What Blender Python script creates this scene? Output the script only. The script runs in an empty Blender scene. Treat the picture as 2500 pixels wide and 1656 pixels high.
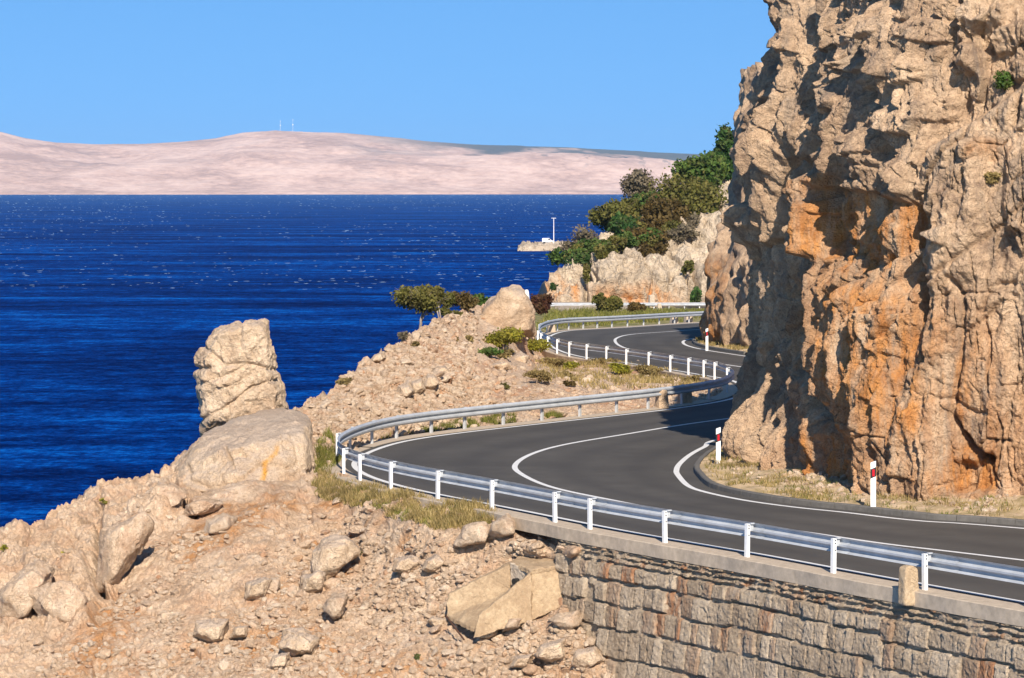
import bpy, bmesh, math, random
import numpy as np
from mathutils import Vector, Matrix
R = math.radians
rnd = random.Random(7)
nr = np.random.default_rng(11)
# ------------------------------------------------------------------ camera model
F, CX, HY, HC = 8000.0, 1250.0, 455.0, 8.0
K = 2500/2367.0
SEA = -20.0
scene = bpy.context.scene
COL = scene.collection

def W(px, py, Y):            # photo pixel at depth Y -> world point
    return ((px-CX)/F*Y, Y, HC-(py-HY)/F*Y)
def D(dx, dy, Y):
    return W(dx*K, dy*K, Y)
ZR = np.array([(0,0),(125,0),(135,-.05),(160,-.4),(180,-.5),(200,-.8),(224,-1.3),(335,-4.6),(500,-8)], float)
def zr(Y): return np.interp(Y, ZR[:,0], ZR[:,1])
def G(px, py, dz=0.0):       # pixel -> point on the road surface
    Y = 100.0
    for _ in range(30):
        Y = (HC-(float(zr(Y))+dz))*F/(py-HY)
    return np.array([(px-CX)/F*Y, Y])
# ------------------------------------------------------------------ numpy noise
_gr = np.random.default_rng(5)
GT = _gr.normal(size=(4096,3)); GT /= np.linalg.norm(GT,axis=1)[:,None]
GX_, GY_, GZ_ = [np.ascontiguousarray(GT[:,k]*1.6, np.float32) for k in range(3)]
PERM = _gr.permutation(4096).astype(np.int32)
RTB = _gr.random((8,4096)).astype(np.float32)
from concurrent.futures import ThreadPoolExecutor
POOL = ThreadPoolExecutor(4)
BLK = 16384
def _par(fn, p):
    p = np.asarray(p)
    cols = [np.ascontiguousarray(p[:,k], np.float32) for k in range(3)]; n = len(p)
    ch = [tuple(c[i:i+BLK] for c in cols) for i in range(0,n,BLK)]
    r = list(POOL.map(fn, ch)) if len(ch) > 1 else [fn(c) for c in ch]
    if isinstance(r[0], tuple): return tuple(np.concatenate(c).astype(float) for c in zip(*r))
    return np.concatenate(r).astype(float)
def noise3(p, seed=0): return _par(lambda q: _noise3(q, seed), p)
def cells(p, seed=0, tilt=.9, dim=3): return _par(lambda q: _cells(q, seed, tilt, dim), p)
def facets(p, seed=0, tilt=1.0, k=.62):
    """continuous crumpled facets with sharp ridges (lower envelope of tilted planes)"""
    v = _par(lambda q: _facets(q, seed, tilt, k), p); return v-v.mean()
def _facets(q, seed, tilt, kk):
    x,y,z = q; fx,fy,fz = np.floor(x),np.floor(y),np.floor(z)
    ix,iy,iz = fx.astype(np.int32)+seed*57,fy.astype(np.int32)+seed*131,fz.astype(np.int32)
    x,y,z = x-fx,y-fy,z-fz; out = np.full(len(x),9.,np.float32)
    for dx in (-1,0,1):
        pa = PERM.take((ix+dx)&4095)+iy
        for dy in (-1,0,1):
            pb = PERM.take((pa+dy)&4095)+iz
            for dz in (-1,0,1):
                h = PERM.take((pb+dz)&4095)
                ex = x-(dx+.1)-.8*RTB[0].take(h); ey = y-(dy+.1)-.8*RTB[1].take(h); ez = z-(dz+.1)-.8*RTB[2].take(h)
                out = np.minimum(out, .55*(RTB[3].take(h)-.5)+tilt*1.3*((RTB[4].take(h)-.5)*ex+(RTB[5].take(h)-.5)*ey+(RTB[6].take(h)-.5)*ez)+kk*(ex*ex+ey*ey+ez*ez))
    return out
def _noise3(q, seed):
    x,y,z = q; fx,fy,fz = np.floor(x),np.floor(y),np.floor(z)
    ix,iy,iz = fx.astype(np.int32)+seed*57,fy.astype(np.int32)+seed*131,fz.astype(np.int32)
    x,y,z = x-fx,y-fy,z-fz
    u,v,w = x*x*x*(x*(x*6-15)+10), y*y*y*(y*(y*6-15)+10), z*z*z*(z*(z*6-15)+10)
    a = (PERM.take(ix&4095), PERM.take((ix+1)&4095))
    def cnr(h, x, y, z): return GX_.take(h)*x+GY_.take(h)*y+GZ_.take(h)*z
    r = []
    for dx in (0,1):
        for dy in (0,1):
            b_ = PERM.take((a[dx]+iy+dy)&4095)+iz
            g0 = cnr(PERM.take(b_&4095), x-dx, y-dy, z); g1 = cnr(PERM.take((b_+1)&4095), x-dx, y-dy, z-1)
            r.append(g0+w*(g1-g0))
    c0 = r[0]+v*(r[1]-r[0]); c1 = r[2]+v*(r[3]-r[2]); return c0+u*(c1-c0)
def fbm(p, oct=4, seed=0, gain=.5, lac=2.03):
    p = np.asarray(p, float); a, s, out = 1.0, 1.0, 0
    for o in range(oct):
        out = out+a*noise3(p*s, seed+o*17); a *= gain; s *= lac
    return out
def ridged(p, oct=3, seed=0):
    p = np.asarray(p, float); a, s, out = 1.0, 1.0, 0
    for o in range(oct):
        out = out+a*(1-2*np.abs(noise3(p*s, seed+o*31))-.42); a *= .5; s *= 2.1
    return out
def _cells(q, seed, tilt, dim):
    """broken block noise: every cell is a tilted plane; returns height, edge distance, cell tone"""
    x,y,z = q; fx,fy,fz = np.floor(x),np.floor(y),np.floor(z)
    ix,iy,iz = fx.astype(np.int32)+seed*57,fy.astype(np.int32)+seed*131,fz.astype(np.int32)
    x,y,z = x-fx,y-fy,z-fz; n = len(x)
    b1 = np.full(n,9.,np.float32); b2 = np.full(n,9.,np.float32); bh = np.zeros(n,np.int32)
    ox = np.zeros(n,np.float32); oy = np.zeros(n,np.float32); oz = np.zeros(n,np.float32)
    for dx in (-1,0,1):
        pa = PERM.take((ix+dx)&4095)+iy
        for dy in (-1,0,1):
            pb = PERM.take((pa+dy)&4095)+iz
            for dz in ((-1,0,1) if dim == 3 else (0,)):
                h = PERM.take((pb+dz)&4095)
                ex = x-(dx+.1)-.8*RTB[0].take(h); ey = y-(dy+.1)-.8*RTB[1].take(h)
                s = ex*ex+ey*ey
                if dim == 3: ez = z-(dz+.1)-.8*RTB[2].take(h); s += ez*ez
                else: ez = ex*0
                nw = s < b1
                b2 = np.where(nw, b1, np.minimum(b2, s)); b1 = np.where(nw, s, b1); bh = np.where(nw, h, bh)
                ox = np.where(nw, ex, ox); oy = np.where(nw, ey, oy); oz = np.where(nw, ez, oz)
    v = RTB[3].take(bh)-.5+2*tilt*((RTB[4].take(bh)-.5)*ox+(RTB[5].take(bh)-.5)*oy+(RTB[6].take(bh)-.5)*oz)
    return v, np.sqrt(b2)-np.sqrt(b1), RTB[7].take(bh)
def sstep(a, b, x):
    t = np.clip((x-a)/(b-a), 0, 1); return t*t*(3-2*t)
# ------------------------------------------------------------------ objects
def tag(o, label=None, cat=None, group=None, kind=None):
    if label: o['label'] = label
    if cat: o['category'] = cat
    if group: o['group'] = group
    if kind: o['kind'] = kind
    return o
def empty(name, loc=(0,0,0)):
    o = bpy.data.objects.new(name, None); o.location = loc; o.empty_display_size = .2
    COL.objects.link(o); return o
def mesh_np(name, V, Fs, mat=None, parent=None, smooth=True, attrs=None, loc=None):
    V = np.asarray(V, np.float64)
    if loc is not None: V = V-np.asarray(loc, float)
    me = bpy.data.meshes.new(name)
    if not isinstance(Fs, (list,tuple)): Fs = [Fs]
    Fs = [np.asarray(f, np.int32) for f in Fs if len(f)]
    nl = sum(f.size for f in Fs); nf = sum(len(f) for f in Fs)
    me.vertices.add(len(V)); me.vertices.foreach_set('co', V.astype(np.float32).ravel())
    me.loops.add(nl); me.loops.foreach_set('vertex_index', np.concatenate([f.ravel() for f in Fs]))
    tot = np.concatenate([np.full(len(f), f.shape[1], np.int32) for f in Fs])
    st = np.concatenate([[0], np.cumsum(tot)[:-1]]).astype(np.int32)
    me.polygons.add(nf); me.polygons.foreach_set('loop_start', st)
    me.polygons.foreach_set('use_smooth', np.full(nf, smooth, bool))
    me.update(calc_edges=True)
    if attrs:
        for k, v in attrs.items():
            a = me.attributes.new(k, 'FLOAT', 'POINT'); a.data.foreach_set('value', np.asarray(v, np.float32))
    if mat: me.materials.append(mat)
    o = bpy.data.objects.new(name, me); COL.objects.link(o)
    if loc is not None: o.location = loc
    if parent: o.parent = parent
    return o
def bm_obj(name, bm, mat=None, parent=None, smooth=False, loc=None):
    if loc is not None: bmesh.ops.translate(bm, vec=[-c for c in loc], verts=bm.verts)
    bmesh.ops.recalc_face_normals(bm, faces=bm.faces)
    me = bpy.data.meshes.new(name); bm.to_mesh(me); bm.free()
    for p in me.polygons: p.use_smooth = smooth
    if mat: me.materials.append(mat)
    o = bpy.data.objects.new(name, me); COL.objects.link(o)
    if loc is not None: o.location = loc
    if parent: o.parent = parent
    return o
def grid_faces(ny, nx):
    i = np.arange(ny*nx).reshape(ny, nx)
    return np.stack([i[:-1,:-1],i[:-1,1:],i[1:,1:],i[1:,:-1]], -1).reshape(-1,4)
def add_box(bm, c, s, rot=None, bevel=0):
    M = Matrix.Translation(c) @ (rot.to_4x4() if rot else Matrix.Identity(4)) @ Matrix.Diagonal((s[0],s[1],s[2],1))
    r = bmesh.ops.create_cube(bm, size=1, matrix=M)
    if bevel:
        es = list({e for v in r['verts'] for e in v.link_edges})
        bmesh.ops.bevel(bm, geom=es, offset=bevel, segments=2, affect='EDGES', profile=.5)
def add_tube(bm, pts, rad, n=7):
    pts = [Vector(p) for p in pts]; rings = []
    for i, p in enumerate(pts):
        t = (pts[min(i+1,len(pts)-1)]-pts[max(i-1,0)]).normalized()
        a = t.orthogonal().normalized(); b = t.cross(a)
        r = rad[i] if hasattr(rad,'__len__') else rad
        rings.append([bm.verts.new(p+(a*math.cos(2*math.pi*k/n)+b*math.sin(2*math.pi*k/n))*r) for k in range(n)])
    for i in range(len(rings)-1):
        for k in range(n):
            bm.faces.new((rings[i][k],rings[i][(k+1)%n],rings[i+1][(k+1)%n],rings[i+1][k]))
    bm.faces.new(rings[0][::-1]); bm.faces.new(rings[-1])
def prism(bm, poly, d):      # polygon of 3D points extruded by vector d
    a = [bm.verts.new(p) for p in poly]; b = [bm.verts.new(Vector(p)+Vector(d)) for p in poly]
    bm.faces.new(a); bm.faces.new(b[::-1])
    for i in range(len(a)):
        j = (i+1)%len(a); bm.faces.new((a[i],b[i],b[j],a[j]))
# ------------------------------------------------------------------ materials
def nmat(name):
    m = bpy.data.materials.new(name); m.use_nodes = True
    nt = m.node_tree; b = nt.nodes['Principled BSDF']
    b.inputs['Specular IOR Level'].default_value = .25
    return m, nt, b
def nd(nt, t, **kw):
    n = nt.nodes.new(t)
    for k, v in kw.items():
        if k in n.inputs: n.inputs[k].default_value = v
        else: setattr(n, k, v)
    return n
def ramp(nt, stops, src=None):
    n = nt.nodes.new('ShaderNodeValToRGB'); e = n.color_ramp.elements
    while len(e) < len(stops): e.new(.5)
    for s, (p, c) in zip(e, stops):
        s.position = p; s.color = c if len(c) == 4 else (*c, 1)
    if src: nt.links.new(src, n.inputs[0])
    return n
def mixc(nt, fac, a, b, blend='MIX'):
    n = nt.nodes.new('ShaderNodeMix'); n.data_type = 'RGBA'; n.blend_type = blend
    for s, v in ((n.inputs[0],fac),(n.inputs[6],a),(n.inputs[7],b)):
        if hasattr(v,'default_value') or hasattr(v,'links'): nt.links.new(v, s)
        else: s.default_value = v if not isinstance(v, tuple) else (*v[:3],1)
    return n.outputs[2]
def math_n(nt, op, a, b=None, clamp=False):
    n = nt.nodes.new('ShaderNodeMath'); n.operation = op; n.use_clamp = clamp
    for s, v in zip(n.inputs, (a,b)):
        if v is None: continue
        if hasattr(v,'links'): nt.links.new(v, s)
        else: s.default_value = v
    return n.outputs[0]
def attr(nt, name):
    n = nt.nodes.new('ShaderNodeAttribute'); n.attribute_name = name; return n.outputs['Fac']
def coords(nt, scale=(1,1,1)):
    t = nt.nodes.new('ShaderNodeTexCoord'); m = nt.nodes.new('ShaderNodeMapping')
    m.inputs['Scale'].default_value = scale
    nt.links.new(t.outputs['Object'], m.inputs['Vector']); return m.outputs[0]
def noise_n(nt, vec, scale, detail=6, rough=.6):
    n = nd(nt, 'ShaderNodeTexNoise', Scale=scale, Detail=detail, Roughness=rough)
    nt.links.new(vec, n.inputs['Vector']); return n.outputs['Fac']
def bump_n(nt, h, dist, strength=1, prev=None):
    n = nd(nt, 'ShaderNodeBump', Strength=strength, Distance=dist)
    nt.links.new(h, n.inputs['Height'])
    if prev: nt.links.new(prev, n.inputs['Normal'])
    return n.outputs[0]

def rock_mat(name, dark, mid, light, stain=(.42,.16,.035), stain2=(.30,.10,.025), sc=1.0, bump=.05, streak=0.0, pinkmix=0.0, topgrey=0.0):
    m, nt, b = nmat(name); v = coords(nt)
    n1 = noise_n(nt, v, .55*sc, 8, .62); n2 = noise_n(nt, v, 5*sc, 8, .68); n3 = noise_n(nt, v, 26*sc, 5, .7)
    s = math_n(nt,'ADD', math_n(nt,'MULTIPLY',n1,.55), math_n(nt,'MULTIPLY',n2,.45))
    t = attr(nt,'tone'); s = math_n(nt,'ADD', s, math_n(nt,'MULTIPLY', math_n(nt,'SUBTRACT',t,.5), .14))
    c = ramp(nt, [(.38,dark),(.5,mid),(.62,light)], s).outputs[0]
    if pinkmix:
        pn = ramp(nt, [(.5,(0,0,0)),(.68,(1,1,1))], noise_n(nt, v, .9*sc, 3)).outputs[0]
        c = mixc(nt, math_n(nt,'MULTIPLY',pn,pinkmix), c, (.50,.27,.155))
    if streak:
        v2 = coords(nt, (1,1,.13)); st = ramp(nt, [(.5,(0,0,0)),(.66,(1,1,1))], noise_n(nt, v2, 1.6, 6, .65)).outputs[0]
        c = mixc(nt, math_n(nt,'MULTIPLY',st,streak), c, (.19,.165,.14))
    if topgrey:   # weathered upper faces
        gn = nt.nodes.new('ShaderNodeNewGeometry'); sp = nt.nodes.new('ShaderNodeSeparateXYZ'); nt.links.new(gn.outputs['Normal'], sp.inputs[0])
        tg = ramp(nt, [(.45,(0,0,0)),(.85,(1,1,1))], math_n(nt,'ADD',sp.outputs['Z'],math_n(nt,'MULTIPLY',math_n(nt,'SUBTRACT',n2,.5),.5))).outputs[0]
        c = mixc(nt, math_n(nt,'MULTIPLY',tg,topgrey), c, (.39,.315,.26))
    v3 = coords(nt, (1,1,.16)); sn = noise_n(nt, v3, 1.9*sc, 8, .68)
    f = math_n(nt,'MULTIPLY', attr(nt,'stain'), ramp(nt, [(.37,(0,0,0)),(.58,(1,1,1))], sn).outputs[0], True)
    sc_ = ramp(nt, [(.4,stain2),(.62,stain)], noise_n(nt, v, 2.3*sc, 5)).outputs[0]
    c = mixc(nt, f, c, sc_)
    g = ramp(nt, [(.3,(.80,.80,.80)),(.7,(1.14,1.14,1.14))], n3).outputs[0]
    c = mixc(nt, 1.0, c, g, 'MULTIPLY')
    nt.links.new(c, b.inputs['Base Color']); b.inputs['Roughness'].default_value = .9
    vb = nd(nt,'ShaderNodeTexVoronoi', Scale=3.2*sc, feature='DISTANCE_TO_EDGE')
    wv = nd(nt,'ShaderNodeVectorMath'); wv.operation = 'ADD'
    nc = nd(nt,'ShaderNodeTexNoise', Scale=3*sc, Detail=4); nt.links.new(v, nc.inputs['Vector'])
    nt.links.new(v, wv.inputs[0]); nt.links.new(nc.outputs['Color'], wv.inputs[1]); nt.links.new(wv.outputs[0], vb.inputs['Vector'])
    cr = ramp(nt, [(0,(0,0,0)),(.05,(1,1,1))], vb.outputs['Distance']).outputs[0]
    k = bump_n(nt, cr, .25*bump, .5)
    for sc_v, dv in ((6*sc,1.5),(15*sc,.8)):
        vv = nd(nt,'ShaderNodeTexVoronoi', Scale=sc_v, feature='F1'); nt.links.new(wv.outputs[0], vv.inputs['Vector']); k = bump_n(nt, vv.outputs['Distance'], bump*dv, .8, k)
    k = bump_n(nt, n2, bump*1.3, .9, k); k = bump_n(nt, n3, bump*.6, .9, k)
    nt.links.new(k, b.inputs['Normal'])
    return m
def plain(name, col, rough=.6, metal=0, var=.12, sc=8, bump=0, spec=.3):
    m, nt, b = nmat(name); v = coords(nt); n = noise_n(nt, v, sc, 6, .65)
    c = ramp(nt, [(.3,tuple(x*(1-var) for x in col)),(.7,tuple(min(1,x*(1+var)) for x in col))], n).outputs[0]
    nt.links.new(c, b.inputs['Base Color']); b.inputs['Roughness'].default_value = rough
    b.inputs['Metallic'].default_value = metal; b.inputs['Specular IOR Level'].default_value = spec
    if bump: nt.links.new(bump_n(nt, n, bump), b.inputs['Normal'])
    return m
def leaf_mat(name, c1, c2, c3=None, trans=.3):
    m, nt, b = nmat(name)
    a = attr(nt,'tone')
    c = ramp(nt, [(0,c1),(.5,c2),(1,c3 or c2)], a).outputs[0]
    v = coords(nt); c = mixc(nt, ramp(nt,[(.48,(0,0,0)),(.68,(.6,.6,.6))],noise_n(nt,v,.8,4,.7)).outputs[0], c, (.15,.115,.045))
    c = mixc(nt, 1.0, c, ramp(nt,[(.3,(.7,.7,.7)),(.7,(1.25,1.25,1.25))],noise_n(nt,v,1.7,4,.7)).outputs[0], 'MULTIPLY')
    nt.links.new(c, b.inputs['Base Color']); b.inputs['Roughness'].default_value = .65
    b.inputs['Specular IOR Level'].default_value = .15
    tr = nt.nodes.new('ShaderNodeBsdfTranslucent'); nt.links.new(c, tr.inputs[0])
    mx = nt.nodes.new('ShaderNodeMixShader'); mx.inputs[0].default_value = trans
    nt.links.new(b.outputs[0], mx.inputs[1]); nt.links.new(tr.outputs[0], mx.inputs[2])
    nt.links.new(mx.outputs[0], nt.nodes['Material Output'].inputs[0])
    return m
M = {}
M['cliff'] = rock_mat('limestone_cliff', (.28,.185,.12), (.47,.32,.20), (.63,.445,.285), stain=(.56,.25,.075), stain2=(.40,.165,.05), sc=1.0, bump=.04, streak=.5)
M['scree'] = rock_mat('scree', (.47,.325,.21), (.61,.44,.295), (.71,.55,.395), stain=(.52,.25,.09), stain2=(.46,.22,.085), sc=1.3, bump=.035, pinkmix=.45)
M['stones'] = rock_mat('loose_stone', (.46,.325,.215), (.60,.445,.305), (.71,.565,.415), stain=(.55,.24,.10), stain2=(.45,.2,.09), sc=2.0, bump=.02, pinkmix=.35)
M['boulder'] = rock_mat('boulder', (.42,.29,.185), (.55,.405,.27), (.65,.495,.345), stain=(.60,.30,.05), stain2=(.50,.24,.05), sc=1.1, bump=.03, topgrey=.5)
M['mound'] = rock_mat('mound_scree', (.46,.315,.205), (.59,.425,.285), (.69,.525,.37), stain=(.50,.22,.09), stain2=(.46,.2,.08), sc=.8, bump=.05, pinkmix=.4)
M['headland'] = rock_mat('headland_rock', (.35,.27,.185), (.47,.375,.265), (.58,.475,.35), stain=(.62,.27,.07), stain2=(.5,.2,.05), sc=.35, bump=.12)
M['wallstone'] = rock_mat('wall_stone', (.37,.275,.185), (.51,.395,.275), (.64,.515,.375), stain=(.48,.21,.09), stain2=(.42,.2,.1), sc=2.2, bump=.02)
M['concrete'] = plain('concrete', (.46,.37,.27), .9, var=.2, sc=5, bump=.01)
M['concrete_yel'] = rock_mat('weathered_concrete', (.43,.30,.18), (.57,.42,.26), (.65,.50,.33), stain=(.36,.24,.13), stain2=(.25,.17,.1), sc=2.2, bump=.012)
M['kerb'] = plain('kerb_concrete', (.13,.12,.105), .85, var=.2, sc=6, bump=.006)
M['paint'] = plain('road_paint', (.70,.69,.66), .7, var=.16, sc=9)
M['post'] = plain('galvanised_post', (.78,.78,.77), .5, 0, var=.08, sc=9)
M['postgrey'] = plain('dull_galvanised_post', (.50,.51,.51), .5, .2, var=.15, sc=9)
M['rail'] = plain('galvanised_steel', (.46,.48,.50), .45, .12, var=.16, sc=2.5, bump=.0015)
M['bolt'] = plain('bolt_steel', (.12,.12,.12), .5, .6)
M['white'] = plain('white_plastic', (.82,.82,.80), .45, var=.03)
M['black'] = plain('black_plastic', (.015,.015,.015), .5)
M['red'] = plain('red_reflector', (.45,.012,.02), .25)
M['rust'] = plain('rusty_steel', (.10,.05,.03), .8, .2, var=.4, sc=20)
M['dark'] = plain('painted_hollow_shade', (.02,.018,.016), .95)
M['glass'] = plain('dark_glass', (.02,.025,.03), .15)
M['tyre'] = plain('tyre', (.02,.02,.02), .8)
M['vanpaint'] = plain('van_paint', (.80,.80,.80), .3, var=.02)
M['bark'] = plain('bark', (.20,.15,.11), .9, var=.3, sc=12)
M['barkpale'] = plain('pale_bark', (.34,.28,.23), .9, var=.25, sc=12)
M['leaf_green'] = leaf_mat('leaf_green', (.0330,.0720,.0150), (.0750,.1350,.0270), (.1500,.2175,.0450))
M['leaf_dark'] = leaf_mat('leaf_dark', (.0180,.0510,.0150), (.0390,.0900,.0210), (.0750,.1500,.0330))
M['leaf_olive'] = leaf_mat('leaf_olive', (.0715,.0754,.0182), (.1300,.1300,.0286), (.2210,.1885,.0520))
M['leaf_brown'] = leaf_mat('leaf_brown', (.06,.042,.014), (.115,.078,.024), (.18,.12,.04))
M['leaf_grey'] = leaf_mat('leaf_grey', (.1200,.1020,.0660), (.1920,.1560,.1020), (.2640,.2160,.1440))
M['leaf_red'] = leaf_mat('leaf_red', (.05,.018,.012), (.09,.035,.02), (.13,.06,.03))
M['leaf_yellow'] = leaf_mat('leaf_yellow', (.12,.13,.015), (.25,.24,.028), (.36,.31,.04))
M['leaf_dry'] = leaf_mat('leaf_dry', (.15,.115,.045), (.26,.19,.075), (.36,.28,.11))
M['grass_dry'] = leaf_mat('grass_dry', (.16,.14,.04), (.36,.26,.10), (.50,.38,.17), .25)
M['grass_green'] = leaf_mat('grass_green', (.08,.10,.02), (.18,.19,.035), (.32,.27,.08), .25)
# asphalt
m, nt, b = nmat('asphalt'); v = coords(nt)
n1 = noise_n(nt, v, .25, 5); n2 = noise_n(nt, v, 60, 3, .8); n3 = noise_n(nt, v, 1.4, 6, .7)
s = math_n(nt,'ADD', math_n(nt,'MULTIPLY',n1,.5), math_n(nt,'MULTIPLY',n3,.5))
c = ramp(nt, [(.35,(.062,.056,.048)),(.62,(.094,.085,.073))], s).outputs[0]
tk_ = math_n(nt,'MULTIPLY',attr(nt,'tone'), ramp(nt,[(.3,(0,0,0)),(.7,(1,1,1))],n3).outputs[0])
c = mixc(nt, math_n(nt,'MULTIPLY',tk_,.8), c, (.045,.041,.037))
c = mixc(nt, ramp(nt,[(.60,(0,0,0)),(.72,(.5,.5,.5))],noise_n(nt, v, .5, 7, .75)).outputs[0], c, (.10,.092,.08))
c = mixc(nt, 1.0, c, ramp(nt, [(.3,(.72,.72,.72)),(.7,(1.28,1.28,1.28))], n2).outputs[0], 'MULTIPLY')
nt.links.new(c, b.inputs['Base Color']); b.inputs['Roughness'].default_value = .85
nt.links.new(bump_n(nt, n2, .006), b.inputs['Normal']); M['asphalt'] = m
# soil verge
m, nt, b = nmat('verge_soil'); v = coords(nt)
c = ramp(nt, [(.35,(.24,.19,.08)),(.47,(.42,.31,.17)),(.6,(.56,.42,.27))], noise_n(nt, v, 1.6, 8, .7)).outputs[0]
nt.links.new(c, b.inputs['Base Color']); b.inputs['Roughness'].default_value = .95
nt.links.new(bump_n(nt, noise_n(nt, v, 9, 6, .7), .06), b.inputs['Normal']); M['verge'] = m
m, nt, b = nmat('grassy_bank'); v = coords(nt)
c = ramp(nt, [(.36,(.12,.13,.03)),(.5,(.26,.23,.08)),(.6,(.36,.29,.14)),(.7,(.5,.41,.28))], noise_n(nt, v, .45, 9, .72)).outputs[0]
nt.links.new(c, b.inputs['Base Color']); b.inputs['Roughness'].default_value = .95
nt.links.new(bump_n(nt, noise_n(nt, v, 2.5, 6, .7), .3), b.inputs['Normal']); M['bank'] = m

# ------------------------------------------------------------------ polylines
def catmull(P, step=.25):
    P = np.asarray(P, float); Q = np.vstack([2*P[0]-P[1], P, 2*P[-1]-P[-2]]); out = []
    for i in range(1, len(Q)-2):
        a, b_, c_, d_ = Q[i-1:i+3]; n = max(2, int(np.linalg.norm(c_[:2]-b_[:2])/step))
        t = np.linspace(0,1,n,endpoint=False)[:,None]
        out.append(.5*((2*b_)+(c_-a)*t+(2*a-5*b_+4*c_-d_)*t*t+(3*b_-a-3*c_+d_)*t**3))
    out.append(P[-1:]); return np.vstack(out)
def arclen(P): return np.concatenate([[0],np.cumsum(np.linalg.norm(np.diff(P[:,:2],axis=0),axis=1))])
def normals2(P):             # right-hand normal when walking along P
    t = np.gradient(P[:,:2], axis=0); t /= np.linalg.norm(t,axis=1)[:,None]+1e-9
    return np.stack([t[:,1],-t[:,0]],1)
def offset(P, d): return P[:,:2]+normals2(P)*(d if np.isscalar(d) else np.asarray(d)[:,None])
def smooth(P, n=2):
    P = P.copy()
    for _ in range(n): P[1:-1] = .25*P[:-2]+.5*P[1:-1]+.25*P[2:]
    return P
g = lambda px,py: G(px,py)
PAIRS = [((22,38),(31,58)), ((13.5,55),(20.5,69)),
 (g(2268,1445),g(2495,1284)), (g(2037,1402.6),g(2269,1268)), (g(1824,1362.5),g(2102,1249)), (g(1623,1327.6),g(1976,1236)),
 (g(1442,1295),g(1859,1220)), (g(1202,1246),g(1767,1201)), (g(952,1196),g(1725,1186)), (g(832,1157),g(1699,1160)),
 (g(818,1123),g(1695,1148)), (g(908,1085),g(1702,1133)), (g(1050,1060),g(1725,1112)), (g(1323,1029),g(1760,1092)),
 (g(1584,1000),(7.3,104)), ((7.4,122.6),(12.5,112)), ((8.35,127),(16.5,121)), ((8.65,131.5),(17.5,132)), ((8.4,137),(16.8,142)),
 ((7.6,141),(15,150)), ((6.1,148.5),(13,158.5)), ((4.47,155.5),(11.6,164)), ((2.8,161.5),(10.6,168.3)), ((1.85,168),(10.0,172)),
 ((1.35,177),(9.75,176)), ((1.6,189),(10.0,180.5)), ((2.9,199.5),(11.0,185)), ((6.3,207),(13.5,190.5)), ((10.8,219),(17,199)), ((14,226),(20,206)), ((24,246),(29,224))]
SUB = 24
def cat_fixed(P):
    P = np.asarray(P, float); Q = np.vstack([2*P[0]-P[1], P, 2*P[-1]-P[-2]]); out = []
    for i in range(1, len(Q)-2):
        a, b_, c_, d_ = Q[i-1:i+3]; t = np.linspace(0,1,SUB,endpoint=False)[:,None]
        out.append(.5*((2*b_)+(c_-a)*t+(2*a-5*b_+4*c_-d_)*t*t+(3*b_-a-3*c_+d_)*t**3))
    out.append(P[-1:]); return np.vstack(out)
PL = smooth(cat_fixed([p[0] for p in PAIRS]), 30)   # line of guard-rail posts (outer edge)
KL = smooth(cat_fixed([p[1] for p in PAIRS]), 12)   # kerb line (inner edge)
SL = arclen(PL)
def at_px(px, lo=0, hi=None):   # index on PL closest to a pixel column, searching lo..hi
    q = CX+F*PL[lo:hi,0]/PL[lo:hi,1]; return lo+int(np.argmin(np.abs(q-px)))
iB1 = at_px(818, 0, 14*SUB)      # leftmost point of first bend
def ribbon(name, A, B, dz, mat, kind='structure', parent=None, n=1):
    rows = [A*(1-k/n)+B*(k/n) for k in range(n+1)]
    V = np.concatenate([np.column_stack([r, zr(r[:,1])+dz]) for r in rows])
    return mesh_np(name, V, grid_faces(n+1, len(A))[:,::-1], mat, parent)
PLi = offset(PL, .30)
road = ribbon('road', PLi, KL, 0.0, M['asphalt'], n=40)
a_ = road.data.attributes.new('tone','FLOAT','POINT'); u_ = np.repeat(np.linspace(0,1,41),len(PLi)); a_.data.foreach_set('value', sum(np.exp(-((u_-c_)/.045)**2) for c_ in (.16,.36,.64,.84)).astype(np.float32)); tag(road, kind='structure')
def line_marking(C, w, name='road_marking'):
    o = ribbon(name, offset(C,-w/2), offset(C,w/2), .006, M['paint']); tag(o, kind='structure'); return o
line_marking(offset(PL,.62), .17)
line_marking(smooth(PL*.49+KL*.51,10), .16)
line_marking(offset(KL,-.5), .16)
# base sheet of land under road and cliffs
def sheet_poly(name, pts, z0, z1, mat):
    bm = bmesh.new(); prism(bm, [(x,y,z0) for x,y in pts], (0,0,z1-z0)); o = bm_obj(name, bm, mat); tag(o, kind='structure'); return o
# ------------------------------------------------------------------ cliff builder
def polydist(qx, qy, pts):
    d = np.full(qx.shape, 1e9)
    for (x0,y0),(x1,y1) in zip(pts[:-1],pts[1:]):
        dx, dy = x1-x0, y1-y0; t = np.clip(((qx-x0)*dx+(qy-y0)*dy)/(dx*dx+dy*dy+1e-9),0,1)
        d = np.minimum(d, np.hypot(qx-x0-t*dx, qy-y0-t*dy))
    return d
def inside(qx, qy, pts):
    r = np.zeros(qx.shape, bool); n = len(pts)
    for i in range(n):
        (x0,y0),(x1,y1) = pts[i], pts[(i+1)%n]
        c = ((y0>qy)!=(y1>qy)) & (qx < (x1-x0)*(qy-y0)/((y1-y0) or 1e-9)+x0); r ^= c
    return r
def region(qx, qy, pts, soft):
    d = polydist(qx,qy,list(pts)+[pts[0]]); s = np.where(inside(qx,qy,pts), d, -d); return sstep(-soft, soft, s)
def stroke(qx, qy, pts, wdt): return np.exp(-(polydist(qx,qy,pts)/wdt)**2)

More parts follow.
